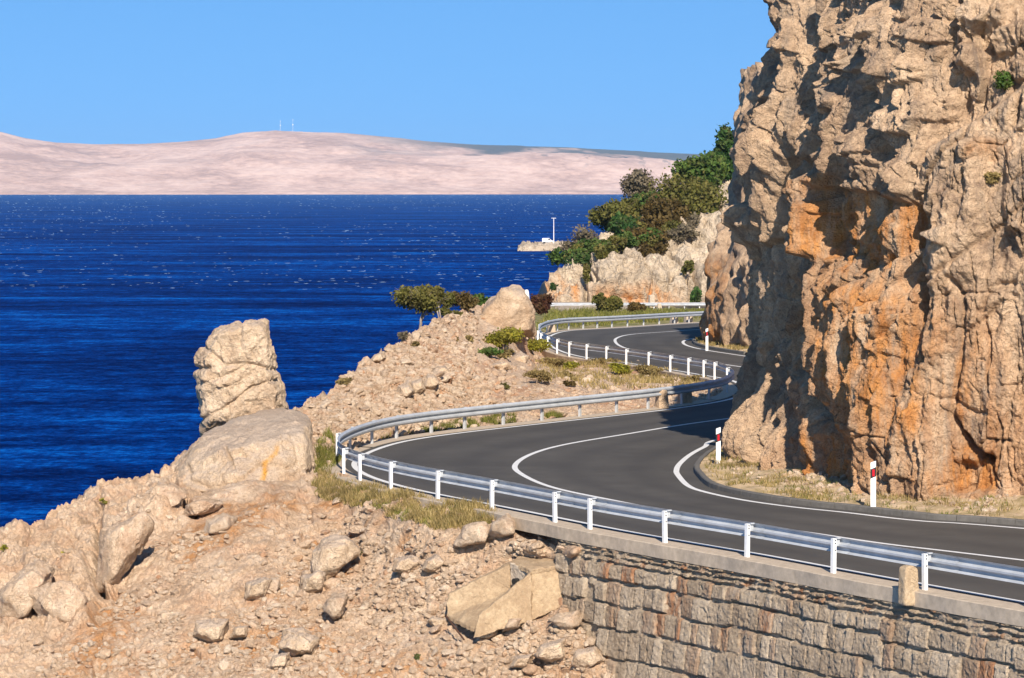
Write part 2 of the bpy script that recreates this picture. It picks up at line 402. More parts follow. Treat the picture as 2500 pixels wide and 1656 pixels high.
def blur2(d, ny, nx, n=2):
    q = d.reshape(ny,nx).copy()
    for _ in range(n):
        q[1:-1] = .25*q[:-2]+.5*q[1:-1]+.25*q[2:]; q[:,1:-1] = .25*q[:,:-2]+.5*q[:,1:-1]+.25*q[:,2:]
    return q.ravel()
def cliff_mesh(name, base, a_step, z_list, lean, disp_fn, mat, zbase):
    B = catmull(base, .2); s = arclen(B)
    a = a_step(s[-1]); P = np.column_stack([np.interp(a,s,B[:,0]), np.interp(a,s,B[:,1])])
    P = smooth(P, 25)
    N = -normals2(P)          # walking right->left->back keeps the open side on the left
    N = smooth(N, 60); N /= np.linalg.norm(N,axis=1)[:,None]
    z = np.asarray(z_list); nx, nz = len(a), len(z)
    A = np.repeat(a[None],nz,0).ravel(); Z = np.repeat(z[:,None],nx,1).ravel()
    Px = np.repeat(P[None],nz,0).reshape(-1,2); Nx = np.repeat(N[None],nz,0).reshape(-1,2)
    pos = np.column_stack([Px-Nx*lean(A,Z)[:,None], zbase+Z])
    qx = (CX+F*pos[:,0]/pos[:,1])/K; qy = (HY+F*(HC-pos[:,2])/pos[:,1])/K
    d, dz, at = disp_fn(A, Z, pos, qx, qy)
    d = blur2(d,nz,nx,2)+at.pop('fine')
    pos[:,:2] += Nx*d[:,None]; pos[:,2] += blur2(dz,nz,nx,3)
    o = mesh_np(name, pos, grid_faces(nz,nx), mat, attrs=at); tag(o, kind='structure'); return o, pos, Nx

main_base = [(28,72),(21,78),(15.5,79.3),(12.3,80.6),(10.2,81.9),(9.15,83.3),(8.75,85.1),(8.4,87.4),(7.95,89.7),(7.45,91.7),(7.0,93.6),(6.8,95.6),(6.95,98.5),(7.5,103),(8.6,108.5),(11.5,114),(17,118),(26,121)]
def a_main(L):
    x = np.linspace(0,L,4000); dens = np.where(x<11,6,np.where(x<40,34,8)); c = np.concatenate([[0],np.cumsum((dens[1:]+dens[:-1])*.5*np.diff(x))])
    return np.interp(np.linspace(0,c[-1],int(c[-1])), c, x)
def lean_main(A, Z):
    fl = sstep(25.5, 30, A)
    return (.075*Z+.09*np.maximum(Z-9,0))*(1-fl)+(.035*Z+.11*np.maximum(Z-9.3,0))*fl+.9*np.maximum(Z-13.6,0)
def disp_main(A, Z, p, qx, qy):
    wp = np.column_stack([fbm(p*.35,2,1), fbm(p*.35,2,2), fbm(p*.35,2,3)])
    left = sstep(1900, 1800, qx)                       # slabby left flank
    low = sstep(560, 700, qy)                          # fluted lower part
    d = .28*fbm(p*np.array([.28,.28,.16]),3,11)*(1-.4*left)
    # macro forms (drawn in the frame of the cliff face)
    d += .55*stroke(qx,qy,[(1760,-40),(1750,200),(1735,420),(1730,560)],10)+.5*stroke(qx,qy,[(1815,-40),(1800,150),(1775,330),(1745,520)],10)
    d -= .5*stroke(qx,qy,[(1785,-20),(1778,150),(1760,300),(1740,470)],7)
    d -= .9*stroke(qx,qy,[(1885,10),(1868,110),(1835,230),(1820,330),(1795,440),(1775,560)],13)
    d += .5*stroke(qx,qy,[(1915,20),(1905,120),(1880,260),(1855,360)],12)
    rec = [(1908,405),(1965,432),(2085,470),(2102,500),(2100,560),(2050,610),(1990,635),(1945,600),(1905,590)]
    d -= .28*region(qx,qy,rec,5)
    d -= .9*stroke(qx,qy,[(1908,440),(1925,500),(1932,585)],10)
    d += .20*region(qx,qy,[(1930,375),(2010,355),(2090,380),(2105,455),(2040,462),(1960,430)],10)
    d += .5*region(qx,qy,[(1838,425),(1900,400),(1915,440),(1905,590),(1850,600)],8)
    d += .22*region(qx,qy,[(1900,640),(1990,645),(2090,690),(2120,850),(2150,1010),(2060,1040),(1950,980),(1900,850)],30)
    d += .45*region(qx,qy,[(1800,840),(1880,880),(1930,1000),(1900,1120),(1800,1140)],22)
    d -= .55*stroke(qx,qy,[(2100,385),(2095,470),(2108,560),(2112,640),(2125,750),(2140,830)],6)
    d -= .45*stroke(qx,qy,[(1985,645),(1930,740),(1925,830),(1880,900)],7)
    d -= .6*stroke(qx,qy,[(1880,860),(1920,930),(1940,985)],9)
    d -= .35*stroke(qx,qy,[(1800,640),(1805,800),(1790,980)],10)
    d -= .7*stroke(qx,qy,[(2215,1010),(2245,1050),(2275,1060)],9)
    d -= .45*region(qx,qy,[(2195,1070),(2280,1060),(2290,1130),(2200,1140)],10)
    d -= .35*stroke(qx,qy,[(2200,640),(2230,700),(2220,820),(2190,960),(2215,1010)],6)
    d -= .25*stroke(qx,qy,[(2130,670),(2210,600),(2300,530),(2400,440)],5)
    d += .35*region(qx,qy,[(2130,330),(2260,330),(2270,640),(2150,660)],25)+.4*region(qx,qy,[(2330,360),(2420,350),(2420,560),(2320,520)],14)
    d -= .5*stroke(qx,qy,[(2010,215),(2030,250)],8)
    led = np.interp(qx,[2050,2180,2280,2420],[420,318,255,150])
    d -= .8*sstep(6,-24,qy-led)*sstep(2040,2160,qx)
    blk = [(2040,60,30),(2120,70,34),(2150,20,26),(1960,80,26),(1990,150,24),(2080,160,30),(2200,130,40),(2290,90,36),(1950,230,30),(2060,280,34),(2000,330,30),(2130,250,34),(2330,160,30),(2220,30,40)]
    for i,(x,y,r) in enumerate(blk):
        ang = .6*math.sin(i*2.3); u_ = ((qx-x)*math.cos(ang)+(qy-y)*math.sin(ang))/r; v_ = (-(qx-x)*math.sin(ang)+(qy-y)*math.cos(ang))/(r*.85)
        d += (.30+.16*u_*math.sin(i*1.7)+.14*v_*math.cos(i*1.3))*sstep(1.0,.88,np.maximum(np.maximum(np.abs(u_),np.abs(v_)),.72*np.abs(u_+v_))+.12*noise3(p*1.5,40+i))
    d -= .50*sstep(28,31,A)*sstep(.5,2.5,Z)
    calm = 1-.45*sstep(2120,2240,qx)*sstep(250,350,qy)
    # toe of the flank
    d += .35*np.exp(-np.maximum(Z,0)/1.1)*sstep(1880,1800,qx)*sstep(33.5,31,A)
    # broken plates and blocks
    up = 1-low
    pv = np.column_stack([p[:,0]+.22*wp[:,0], p[:,1]+.22*wp[:,1], p[:,2]*.16+.16*wp[:,2]])
    F1 = facets(pv*1.1,51,1.2); F2 = facets(pv*2.9+.15*wp,52,1.2); F3 = facets(np.column_stack([pv[:,0]*7,pv[:,1]*7,pv[:,2]*6.5]),53,1.1)
    q1 = np.column_stack([p[:,0]+.22*wp[:,0], p[:,1]+.22*wp[:,1], p[:,2]*(.66-.28*left)+.22*wp[:,2]])
    B1 = facets(q1*.62,61,1.3); B2 = facets(q1*1.5,62,1.3); B3 = facets(q1*3.6,63,1.2); B4 = facets(p*np.array([9,9,8.]),64,1.2)
    c1,e1,t1 = cells(q1*.8, 66, 1.2); c2,e2,t2 = cells(q1*2.1, 67, 1.2); c3,e3,t3 = cells(q1*5, 68, 1.2)
    fine = calm*(F1*(.42+.42*low+.50*left)+F2*(.22+.30*low+.26*left)+B1*(.26+.40*up)+B2*(.28+.26*up)*(1-.3*left))
    d += calm*(c1*(.10+.26*up)+c2*(.06+.10*up))
    fine += calm*(F3*.10+B3*(.17+.06*up))+.085*B4+.036*facets(p*np.array([21,21,18.]),65,1.2)
    _,ev,_ = cells(pv*np.array([1.5,1.5,1.1]),69,1.2); fine = fine-.24*np.exp(-(ev/.020)**2)*sstep(-.15,.2,noise3(p*.6,93))
    fine = fine-.15*np.exp(-(e1/.022)**2)*(noise3(p*.7,91)>-.1)-.06*np.exp(-(e2/.035)**2)*(noise3(p*1.1,92)>.0)-.02*np.exp(-(e3/.05)**2)
    st = 1.0*region(qx,qy,rec,16)+.6*region(qx,qy,[(1840,425),(1905,400),(1915,600),(1850,610)],12)
    st += .5*region(qx,qy,[(1935,640),(2060,700),(2120,800),(2150,1000),(2080,1010),(1990,930),(1930,850)],35)
    st += .5*region(qx,qy,[(1890,1000),(1950,1010),(1960,1120),(1880,1110)],20)+.6*region(qx,qy,[(2180,1030),(2300,1040),(2290,1140),(2160,1140)],18)
    st += .6*region(qx,qy,[(2200,820),(2235,830),(2230,990),(2195,980)],12)+.55*region(qx,qy,[(2255,320),(2340,330),(2330,380),(2240,360)],15)
    st += .42*region(qx,qy,[(1900,560),(2120,620),(2330,800),(2400,1160),(1850,1160),(1870,800)],90)*1.35
    st += .5*region(qx,qy,[(1780,700),(1810,720),(1815,850),(1785,860)],10)
    tn = .4*t1+.3*t2+.3*t3
    k_ = sstep(-.6,.5,Z)*.75+.25; d *= k_
    return d, .05*wp[:,2]+.04*c2, {'fine':fine*k_,'stain':np.clip(st,0,1),'tone':tn}
zl = np.concatenate([np.linspace(-.9,14.5,540), np.linspace(14.6,19,40)])
cliff, cpos, cN = cliff_mesh('cliff', main_base, a_main, zl, lean_main, disp_main, M['cliff'], .0)
# second spur
spur_base = [(34,143),(25,150),(18,157),(13.8,164.3),(12.0,168.3),(11.0,172.5),(10.75,178),(11.4,184),(13.8,190),(18,195),(27,202),(40,208)]
def a_spur(L):
    x = np.linspace(0,L,4000); dens = np.where(x<20,3,np.where(x<52,12,3)); c = np.concatenate([[0],np.cumsum((dens[1:]+dens[:-1])*.5*np.diff(x))])
    return np.interp(np.linspace(0,c[-1],int(c[-1])), c, x)
def disp_spur(A, Z, p, qx, qy):
    wp = np.column_stack([fbm(p*.35,2,1), fbm(p*.35,2,2), fbm(p*.35,2,3)])
    d = .4*fbm(p*np.array([.3,.3,.15]),3,111)
    pv = np.column_stack([p[:,0]+.3*wp[:,0],p[:,1]+.3*wp[:,1],p[:,2]*.16+.2*wp[:,2]]); f1,_,_ = cells(pv*.9,113,1.3); f2,_,_ = cells(pv*2.2,117,1.3); d += .8*facets(pv*.8,121,1.2)+.45*facets(pv*2.1,122,1.2)
    q1 = p+.3*wp; q1[:,2] *= .6
    c1,e1,t1 = cells(q1*.6,114,1.); c2,e2,t2 = cells(q1*1.6,115,1.)
    d += .4*c1+.25*c2+.10*cells(q1*4,118,1.2)[0]-.1*np.exp(-(e1/.05)**2)+.03*fbm(p*4,3,116)
    st = .95*sstep(1700,1662,qx)*sstep(560,640,qy)
    d *= sstep(-.5,.6,Z)*.7+.3
    return d, .1*c2, {'fine':.16*facets(q1*3,118,1.2)+.07*facets(p*7,119,1.2),'stain':st,'tone':.6*t1+.4*t2}
cliff_mesh('cliff', spur_base, a_spur, np.linspace(-1.3,15,190), lambda A,Z: .03*Z+.42*np.clip(Z-4.3,0,2.4)+.1*np.maximum(Z-6.7,0), disp_spur, M['cliff'], -.5)
# ------------------------------------------------------------------ verges and kerb
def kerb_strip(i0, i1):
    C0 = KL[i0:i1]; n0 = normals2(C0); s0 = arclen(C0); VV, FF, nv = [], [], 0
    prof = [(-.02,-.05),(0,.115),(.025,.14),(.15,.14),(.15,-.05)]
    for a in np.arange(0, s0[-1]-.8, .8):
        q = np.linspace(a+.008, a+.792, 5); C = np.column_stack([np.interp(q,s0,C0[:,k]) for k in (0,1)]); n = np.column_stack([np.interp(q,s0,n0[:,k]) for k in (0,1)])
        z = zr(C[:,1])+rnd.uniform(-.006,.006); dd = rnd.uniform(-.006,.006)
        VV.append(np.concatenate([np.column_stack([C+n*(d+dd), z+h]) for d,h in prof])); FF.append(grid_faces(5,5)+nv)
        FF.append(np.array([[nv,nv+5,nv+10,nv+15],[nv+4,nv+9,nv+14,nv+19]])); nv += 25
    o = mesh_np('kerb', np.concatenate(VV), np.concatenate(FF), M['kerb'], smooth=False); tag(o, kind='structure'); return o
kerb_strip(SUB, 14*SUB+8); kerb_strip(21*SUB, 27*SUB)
def verge(i0, i1, wdt, name='verge'):
    C = KL[i0:i1]; n = normals2(C); z = zr(C[:,1]); m_ = 40
    rows = []
    for k in range(m_):
        t = k/(m_-1); P = C+n*(.12+wdt*t); h = z+.10+.5*t*t
        h = h+(.08*fbm(np.column_stack([P*1.2,np.zeros(len(P))]),4,131) if 0 < k else 0)
        rows.append(np.column_stack([P, h]))
    V = np.concatenate(rows); o = mesh_np(name, V, grid_faces(m_,len(C)), M['verge']); tag(o, kind='structure'); return V
vg1 = verge(SUB, 14*SUB, 4.2); vg2 = verge(21*SUB, 27*SUB, 2.4)
# ------------------------------------------------------------------ view-adaptive terrain sheets
class TPS:
    def __init__(s, pts):
        P = np.array([[x/1000,y/1000] for x,y,_ in pts]); w = np.array([100/Y for _,_,Y in pts]); n = len(P)
        r = np.linalg.norm(P[:,None]-P[None],axis=2); Kx = s.k(r)+np.eye(n)*1e-5
        A = np.zeros((n+3,n+3)); A[:n,:n] = Kx; A[:n,n] = 1; A[:n,n+1:] = P; A[n,:n] = 1; A[n+1:,:n] = P.T
        s.c = np.linalg.solve(A, np.concatenate([w,[0,0,0]])); s.P = P
    @staticmethod
    def k(r): return np.where(r>1e-9, r*r*np.log(r+1e-12), 0)
    def __call__(s, x, y):
        out = np.empty(x.size); q = np.column_stack([x.ravel()/1000,y.ravel()/1000])
        for i in range(0,len(q),50000):
            c = q[i:i+50000]; r = np.linalg.norm(c[:,None]-s.P[None],axis=2); n = len(s.P)
            out[i:i+50000] = s.k(r)@s.c[:n]+s.c[n]+c@s.c[n+1:]
        return 100/out.reshape(x.shape)
def sheet(name, x0, x1, nx, ny, top, bot, ctrl, disp, mat, skirt=None, power=1.0, up=.3):
    tps = TPS(ctrl)
    qx = np.linspace(x0,x1,nx); t = np.linspace(0,1,ny)**power
    ty = np.interp(qx,[p[0] for p in top],[p[1] for p in top]); by = np.interp(qx,[p[0] for p in bot],[p[1] for p in bot])
    QX = np.repeat(qx[None],ny,0); QY = ty[None]+(by-ty)[None]*t[:,None]
    Y = tps(QX,QY)
    pos = np.stack([(QX*K-CX)/F*Y, Y, HC-(QY*K-HY)/F*Y],-1)
    du = np.gradient(pos,axis=1); dv = np.gradient(pos,axis=0); N = np.cross(du,dv); N /= np.linalg.norm(N,axis=2)[...,None]+1e-12
    view = pos-np.array([0,0,HC]); N *= -np.sign((N*view).sum(2))[...,None]
    p = pos.reshape(-1,3); n_ = N.reshape(-1,3)
    d, at = disp(p, QX.ravel(), QY.ravel())
    d = .8*blur2(d,ny,nx,2)+.2*d+at.pop('fine',0)
    n2 = n_*.75+np.array([0,-.12,up]); n2 /= np.linalg.norm(n2,axis=1)[:,None]
    p = p+n2*d[:,None]
    pos = p.reshape(ny,nx,3)
    if skirt:
        rows = []; base = pos[0]
        for k,(dy,dz) in enumerate(skirt):
            r = base.copy(); r[:,0] *= (base[:,1]+dy)/base[:,1]; r[:,1] += dy
            r[:,2] = np.maximum(base[:,2]-dz, SEA-1) if dz < 90 else SEA-1
            r[:,2] += .3*fbm(r*.5,3,201); rows.append(r)
        pos2 = np.concatenate([np.array(rows)[::-1], pos],0); ns = len(rows)
        at = {k: np.concatenate([np.tile(v[:nx],ns), v]) for k,v in at.items()}
    else: pos2, ns = pos, 0
    o = mesh_np(name, pos2.reshape(-1,3), grid_faces(ny+ns,nx), mat, attrs=at); tag(o, kind='structure')
    return pos, N, QX, QY, tps
def onroad(x, y, dz=-.25): p = G(x*K, y*K, dz); return (x,y,float(p[1]))

# --- near hillside
hs_top = [(-160,1275),(-60,1245),(0,1228),(60,1198),(130,1168),(180,1150),(230,1132),(310,1112),(350,1096),(385,1084),(430,1045),(480,1004),(560,1010),(640,1060),(690,1090),(730,1090),(772,1088),(788,1091),(832,1108),(901,1131),(1009,1151),(1138,1178),(1281,1212),(1365,1225),(1537,1255)]
hs_bot = [(-160,1760),(1600,1760)]
hs_ctrl = [(-160,1760,74),(0,1568,78),(350,1568,77.3),(700,1568,76.4),(1100,1568,75),(1300,1568,74.4),(1470,1568,74.0),(1540,1568,75.2),(1560,1760,73.6),(700,1760,73),(1200,1760,72),
 (0,1228,88),(-160,1275,87),(180,1150,90.5),(385,1084,93),(480,1004,95.5),(560,1030,94),(560,1125,88.8),(720,1118,89.6),(460,1128,89.4),(650,1122,89.0),(640,1070,92.5),
 onroad(772,1090),onroad(832,1112),onroad(901,1135),onroad(1009,1156),onroad(1138,1182),onroad(1281,1216),onroad(1365,1230),onroad(1460,1247),
 (300,1300,84.3),(600,1300,83),(900,1300,81.2),(1080,1240,80),(200,1450,80.5),(600,1450,79.5),(900,1450,78.4),(1000,1450,77.8),(1200,1290,78.6),(1180,1400,77.0),(1320,1385,76.5),(1400,1450,76.0),(1370,1300,78.6),(1250,1335,78.7),(1325,1330,78.5),(100,1330,85),(800,1200,86)]
def plo(i, d, dz):
    P = offset(PL, d)[i]; z = float(zr(P[1]))+dz; return ((CX+F*P[0]/P[1])/K, (HY+F*(HC-z)/P[1])/K, float(P[1]))
hs_ctrl = [c for c in hs_ctrl if not (770 < c[0] < 1290 and c[1] < np.interp(c[0],[772,832,901,1009,1138,1281],[1092,1114,1137,1158,1184,1218]))]
for px_ in (830,870,930,1000,1080,1160,1240,1300,1360,1450):
    i_ = at_px(px_,0,iB1); q_ = -.08-.42*min(1,max(0,(px_-1200)/130)); hs_ctrl += [plo(i_,0,q_), plo(i_,-.55,q_-.03)]
def disp_hs(p, qx, qy):
    wp = np.column_stack([fbm(p*.5,2,1), fbm(p*.5,2,2), fbm(p*.5,2,3)])
    rocky = np.clip(region(qx,qy,[(-200,1200),(200,1120),(400,1060),(460,1120),(420,1200),(330,1260),(240,1380),(130,1500),(-200,1600)],40)+.75*region(qx,qy,[(1180,1480),(1330,1470),(1470,1570),(1100,1600)],50)
        +.8*sstep(.0,.5,fbm(p*.22,2,301)+.1)*.7,0,1)
    d = .22*fbm(p*.45,3,302)
    c0,e0,t0 = cells((p+.4*wp)*np.array([.8,.6,.9]),303,1.1); c1,e1,t1 = cells((p+.3*wp)*np.array([2.0,1.5,2.2]),304,1.1)
    c2,e2,t2 = cells(p*np.array([4.8,3.6,5.2])+.3*wp,305,1.2); c3,e3,t3 = cells(p*np.array([12,8,12]),306,1.2)
    d += c0*(.10+.08*rocky)+c1*(.045+.03*rocky)+c2*(.030+.03*rocky)+.014*c3
    fine = rocky*(.40*facets((p+.3*wp)*np.array([.9,.7,1.0]),321,1.2)+.20*facets((p+.2*wp)*np.array([2.3,1.8,2.5]),322,1.2)+.09*facets(p*np.array([6,4.5,6.5]),323,1.2))+.03*facets(p*np.array([8,6,9]),324,1.2)+rocky*.05*facets(p*np.array([13,10,14]),325,1.2)
    d -= (.10*np.exp(-(e0/.05)**2)+.04*np.exp(-(e1/.07)**2))*rocky
    d += .02*fbm(p*9,3,307)
    # big ledge corner and slab at left
    d -= .55*stroke(qx,qy,[(232,1215),(232,1290),(235,1370)],9)
    d += .5*region(qx,qy,[(235,1205),(330,1165),(410,1130),(400,1200),(300,1260),(250,1370),(236,1370)],14)
    d += .35*region(qx,qy,[(60,1330),(200,1320),(230,1380),(210,1450),(110,1440)],14)
    d -= .6*stroke(qx,qy,[(405,1130),(420,1165),(445,1190)],8)
    k_ = 1-.75*region(qx,qy,[(1150,1205),(1420,1240),(1420,1320),(1300,1310),(1160,1290)],20)
    k_ = k_*(.35+.65*sstep(0,26,qy-np.interp(qx,[p_[0] for p_ in hs_top],[p_[1] for p_ in hs_top])+np.where(qx<700,60,0)))
    d *= k_; fine = fine*k_
    st = .9*sstep(.1,.55,fbm(p*.35,3,311))*(1-rocky)+.6*stroke(qx,qy,[(700,1350),(560,1420),(450,1480),(380,1568)],40)*(.5+.5*noise3(p*1.2,5))
    return d, {'fine':fine,'stain':np.clip(st*1.3+.12,0,1)*.9,'tone':.35*t0+.35*t1+.3*t2}
HS = sheet('hillside', -160, 1560, 1250, 620, hs_top, hs_bot, hs_ctrl, disp_hs, M['scree'], skirt=[(.4,.1),(1.2,.5),(3,2),(7,6),(14,13),(24,99)])
# --- mound of scree between the bends
md_top = [(640,955),(690,948),(760,902),(820,858),(870,822),(920,790),(960,762),(1000,742),(1040,728),(1100,704),(1160,700),(1225,735),(1240,790),(1262,805),(1300,808),(1355,824),(1400,832),(1450,840),(1500,850),(1545,858),(1590,866),(1625,873),(1660,880),(1700,890)]
md_bot = [(640,1105),(740,1108),(776,1088),(790,1060),(860,1027),(918,1012),(994,1003),(1079,992),(1164,983),(1253,974),(1341,965),(1421,956),(1500,948),(1600,936),(1700,915)]
def pl(i, dz=-.2):
    P = PL[i]; z = float(zr(P[1]))+dz; return ((CX+F*P[0]/P[1])/K, (HY+F*(HC-z)/P[1])/K, float(P[1]))
md_ctrl = [pl(i) for i in range(11*SUB, 24*SUB, 12)]+[(640,955,103),(690,948,104.5),(760,902,109),(870,822,119),(960,762,129),(1040,730,141),(1100,704,150),(1160,700,156),(1100,760,143),(1225,780,158),(1235,800,165),(1000,900,113),(900,960,106.5),(1160,830,136),(1160,900,121),(740,1095,92),(735,1020,98),(690,1000,99.5),(640,1100,93),(1250,880,127),(1400,890,132)]
def disp_md(p, qx, qy):
    wp = np.column_stack([fbm(p*.5,2,1), fbm(p*.5,2,2), fbm(p*.5,2,3)])
    edge = sstep(0,14,np.interp(qx,[a[0] for a in md_bot],[a[1] for a in md_bot])-qy)*np.where(qx>1230,sstep(0,10,qy-np.interp(qx,[a[0] for a in md_top],[a[1] for a in md_top])),1)
    lf = sstep(1250,950,qx)
    d = .16*fbm(p*.35,3,402)
    pile = region(qx,qy,[(905,900),(960,860),(1040,850),(1050,900),(960,940)],20)
    c1,e1,t1 = cells((p+.3*wp)*np.array([1.1,.5,1.3]),404,1.1); c2,e2,t2 = cells(p*np.array([3.0,1.2,3.2])+.3*wp,405,1.2); c3,e3,t3 = cells(p*np.array([7,2.6,7]),406,1.2)
    d += c1*(.04+.06*lf+.35*pile)+c2*(.04+.05*lf)+c3*.035
    d *= .12+.88*edge
    st = sstep(.1,.6,fbm(p*np.array([.3,.12,.3]),3,411))*.8+.8*stroke(qx,qy,[(1040,870),(1000,960)],15)+.8*stroke(qx,qy,[(1120,850),(1140,840)],16)
    return d, {'stain':np.clip(st,0,1)*.8,'tone':.5*t1+.5*t2}
MD = sheet('ground', 640, 1700, 1000, 420, md_top, md_bot, md_ctrl, disp_md, M['mound'], skirt=[(.5,.1),(2,.7),(5,3),(10,8),(18,15),(30,99)])
# --- grassy bank between far arm of second bend and the far road
bk_top = [(1080,700),(1200,700),(1275,712),(1400,716),(1640,716),(1760,716)]
bk_bot = [(1080,770),(1230,790),(1262,770),(1300,764),(1350,761),(1420,758),(1500,754),(1640,747),(1760,742)]
bk_ctrl = [pl(i) for i in range(24*SUB+8, 29*SUB, 10)]+[(1275,714,331),(1400,716.5,334),(1640,716.5,336),(1760,717,338),(1080,700,300),(1200,702,318),(1080,760,185),(1230,770,190),(1330,738,255),(1500,733,268),(1640,731,280)]
def disp_bk(p, qx, qy):
    c1,e1,t1 = cells(p*np.array([1.0,.35,1.0]),504,1.1)
    e = sstep(0,8,np.interp(qx,[a[0] for a in bk_bot],[a[1] for a in bk_bot])-qy)
    return (.25*fbm(p*np.array([.5,.15,.5]),4,502)+.12*c1)*(.1+.9*e), {'tone':t1,'stain':t1*0}
BK = sheet('grassy_ground', 1080, 1760, 420, 90, bk_top, bk_bot, bk_ctrl, disp_bk, M['bank'], skirt=[(1,.1),(4,.2),(12,.4),(20,.6)])
# --- far headland
hl_top = [(1268,668),(1278,640),(1290,618),(1320,600),(1360,585),(1400,552),(1430,528),(1480,505),(1530,470),(1590,430),(1640,395),(1700,352),(1760,310),(1860,255)]
hl_bot = [(1268,712),(1860,716)]
hl_ctrl = [(1268,714,343),(1300,710,342),(1500,712,344),(1640,712,345),(1860,716,348),(1278,640,350),(1320,600,358),(1400,552,360),(1500,500,372),(1640,395,392),(1760,310,406),(1360,640,346.5),(1400,600,349),(1480,640,347),(1560,600,351),(1640,600,351),(1620,520,363),(1690,440,376),(1540,540,361),(1750,600,352),(1860,300,402),(1420,660,345)]
def disp_hl(p, qx, qy):
    wp = np.column_stack([fbm(p*.12,2,1), fbm(p*.12,2,2), fbm(p*.12,2,3)])
    face = sstep(560,640,qy+.45*(1640-qx)*0); d = 1.0*fbm(p*.09,3,602)
    pv = np.column_stack([p[:,0]+.8*wp[:,0],p[:,1]*.5,p[:,2]*.3+wp[:,2]]); d += 1.0*facets(pv*.3,608,1.2)*(.4+.6*face)
    c1,e1,t1 = cells((p+1.2*wp)*np.array([.22,.16,.2]),604,1.1); c2,e2,t2 = cells((p+.6*wp)*np.array([.55,.4,.55]),605,1.1); c3,e3,t3 = cells(p*np.array([1.4,1.0,1.5]),606,1.1)
    d += .5*c1+.3*c2+.2*c3
    fine = 2.0*facets((p+.8*wp)*np.array([.25,.2,.24]),621,1.2)+1.3*facets(p*np.array([.6,.45,.62]),622,1.2)+.7*facets(p*np.array([1.6,1.2,1.7]),623,1.2); d += 0-.5*np.exp(-(e1/.05)**2)
    d -= 1.6*stroke(qx,qy,[(1355,700),(1352,650),(1360,610)],5)+1.8*stroke(qx,qy,[(1615,690),(1612,650),(1600,610)],6)+1.2*stroke(qx,qy,[(1550,650),(1552,630)],5)+1.3*stroke(qx,qy,[(1425,590),(1450,560)],10)
    st = sstep(650,690,qy)*.9*sstep(-.2,.3,noise3(p*.16,612))+.9*stroke(qx,qy,[(1335,660),(1330,700)],8)+.6*stroke(qx,qy,[(1295,660),(1300,700)],12)
    fine *= .3+.7*sstep(716,700,qy)
    return d*(.3+.7*sstep(716,700,qy)), {'fine':fine,'stain':np.clip(st*1.4,0,1),'tone':.5*t1+.3*t2+.2*t3}
HL = sheet('headland', 1268, 1860, 620, 420, hl_top, hl_bot, hl_ctrl, disp_hl, M['headland'], up=.0, skirt=[(2,.3),(6,2),(14,8),(25,18),(40,99)])
# left closing flank of the headland down to the sea
e = HL[0][:,0]; rows = [e]
for k,(dx,dy,dz) in enumerate([(-.3,3,.4),(-.8,10,2),(-1,20,6),(-1.5,30,99)]):
    r = e.copy(); r[:,0] = r[:,0]+dx; r[:,1] += dy; r[:,2] = np.maximum(r[:,2]-dz,SEA-1) if dz<90 else SEA-1; rows.append(r)
o = mesh_np('headland', np.concatenate(rows), grid_faces(len(rows),len(e)), M['headland'], attrs={'tone':np.full(len(e)*len(rows),.5),'stain':np.zeros(len(e)*len(rows))}); tag(o, kind='structure')
# far road deck carrying the far rail
sheet_poly('far_road', [(1.0,331.5),(60,334.5),(60,346),(1.0,345)], -9, -4.62, M['asphalt'])
# land mass below road level, so nothing hangs in the air
def land(name, L, Rr, zoff, mat):
    rows = []
    for P, dz in ((L,zoff),(Rr,zoff)): rows.append(np.column_stack([P, zr(P[:,1])+dz]))
    V = np.concatenate([np.column_stack([L, np.full(len(L),SEA-1)]), rows[0], rows[1], np.column_stack([Rr, np.full(len(L),SEA-1)])])
    o = mesh_np(name, V, grid_faces(4,len(L)), mat, attrs={'tone':np.full(len(V),.5),'stain':np.zeros(len(V))}); tag(o, kind='structure')
land('bedrock', offset(PL,.05), offset(KL,.3), -.35, M['scree'])
# ------------------------------------------------------------------ coping and retaining wall
def coping(i0, i1, d0, d1, drop, mat, name, label, front=.0):
    C = PL[i0:i1]; n = normals2(C); z = zr(C[:,1]); s = SL[i0:i1]
    w = .012*np.sin(s*1.7)+.01*np.sin(s*4.1)
    prof = [(d1,-.06),(d1,.012),(d0+.02,.03),(d0,.012),(d0-front,-drop*.5),(d0-front,-drop)]
    V = np.concatenate([np.column_stack([C+n*(d+(w[:,None] if d<0 else 0)), z+h]) for d,h in prof])
    o = mesh_np(name, V, grid_faces(len(prof),len(C)), mat, smooth=False); tag(o, label, 'kerb', kind='structure'); return o
iW = at_px(1395, 0, iB1)
coping(int(.3*SUB), iB1+20, -.36, .33, .27, M['concrete'], 'concrete_edge_strip', None)
coping(iB1+20, 15*SUB, -.22, .33, .25, M['concrete'], 'concrete_edge_strip', None)
coping(15*SUB, 29*SUB, -.25, .33, .3, M['concrete'], 'concrete_edge_strip', None)
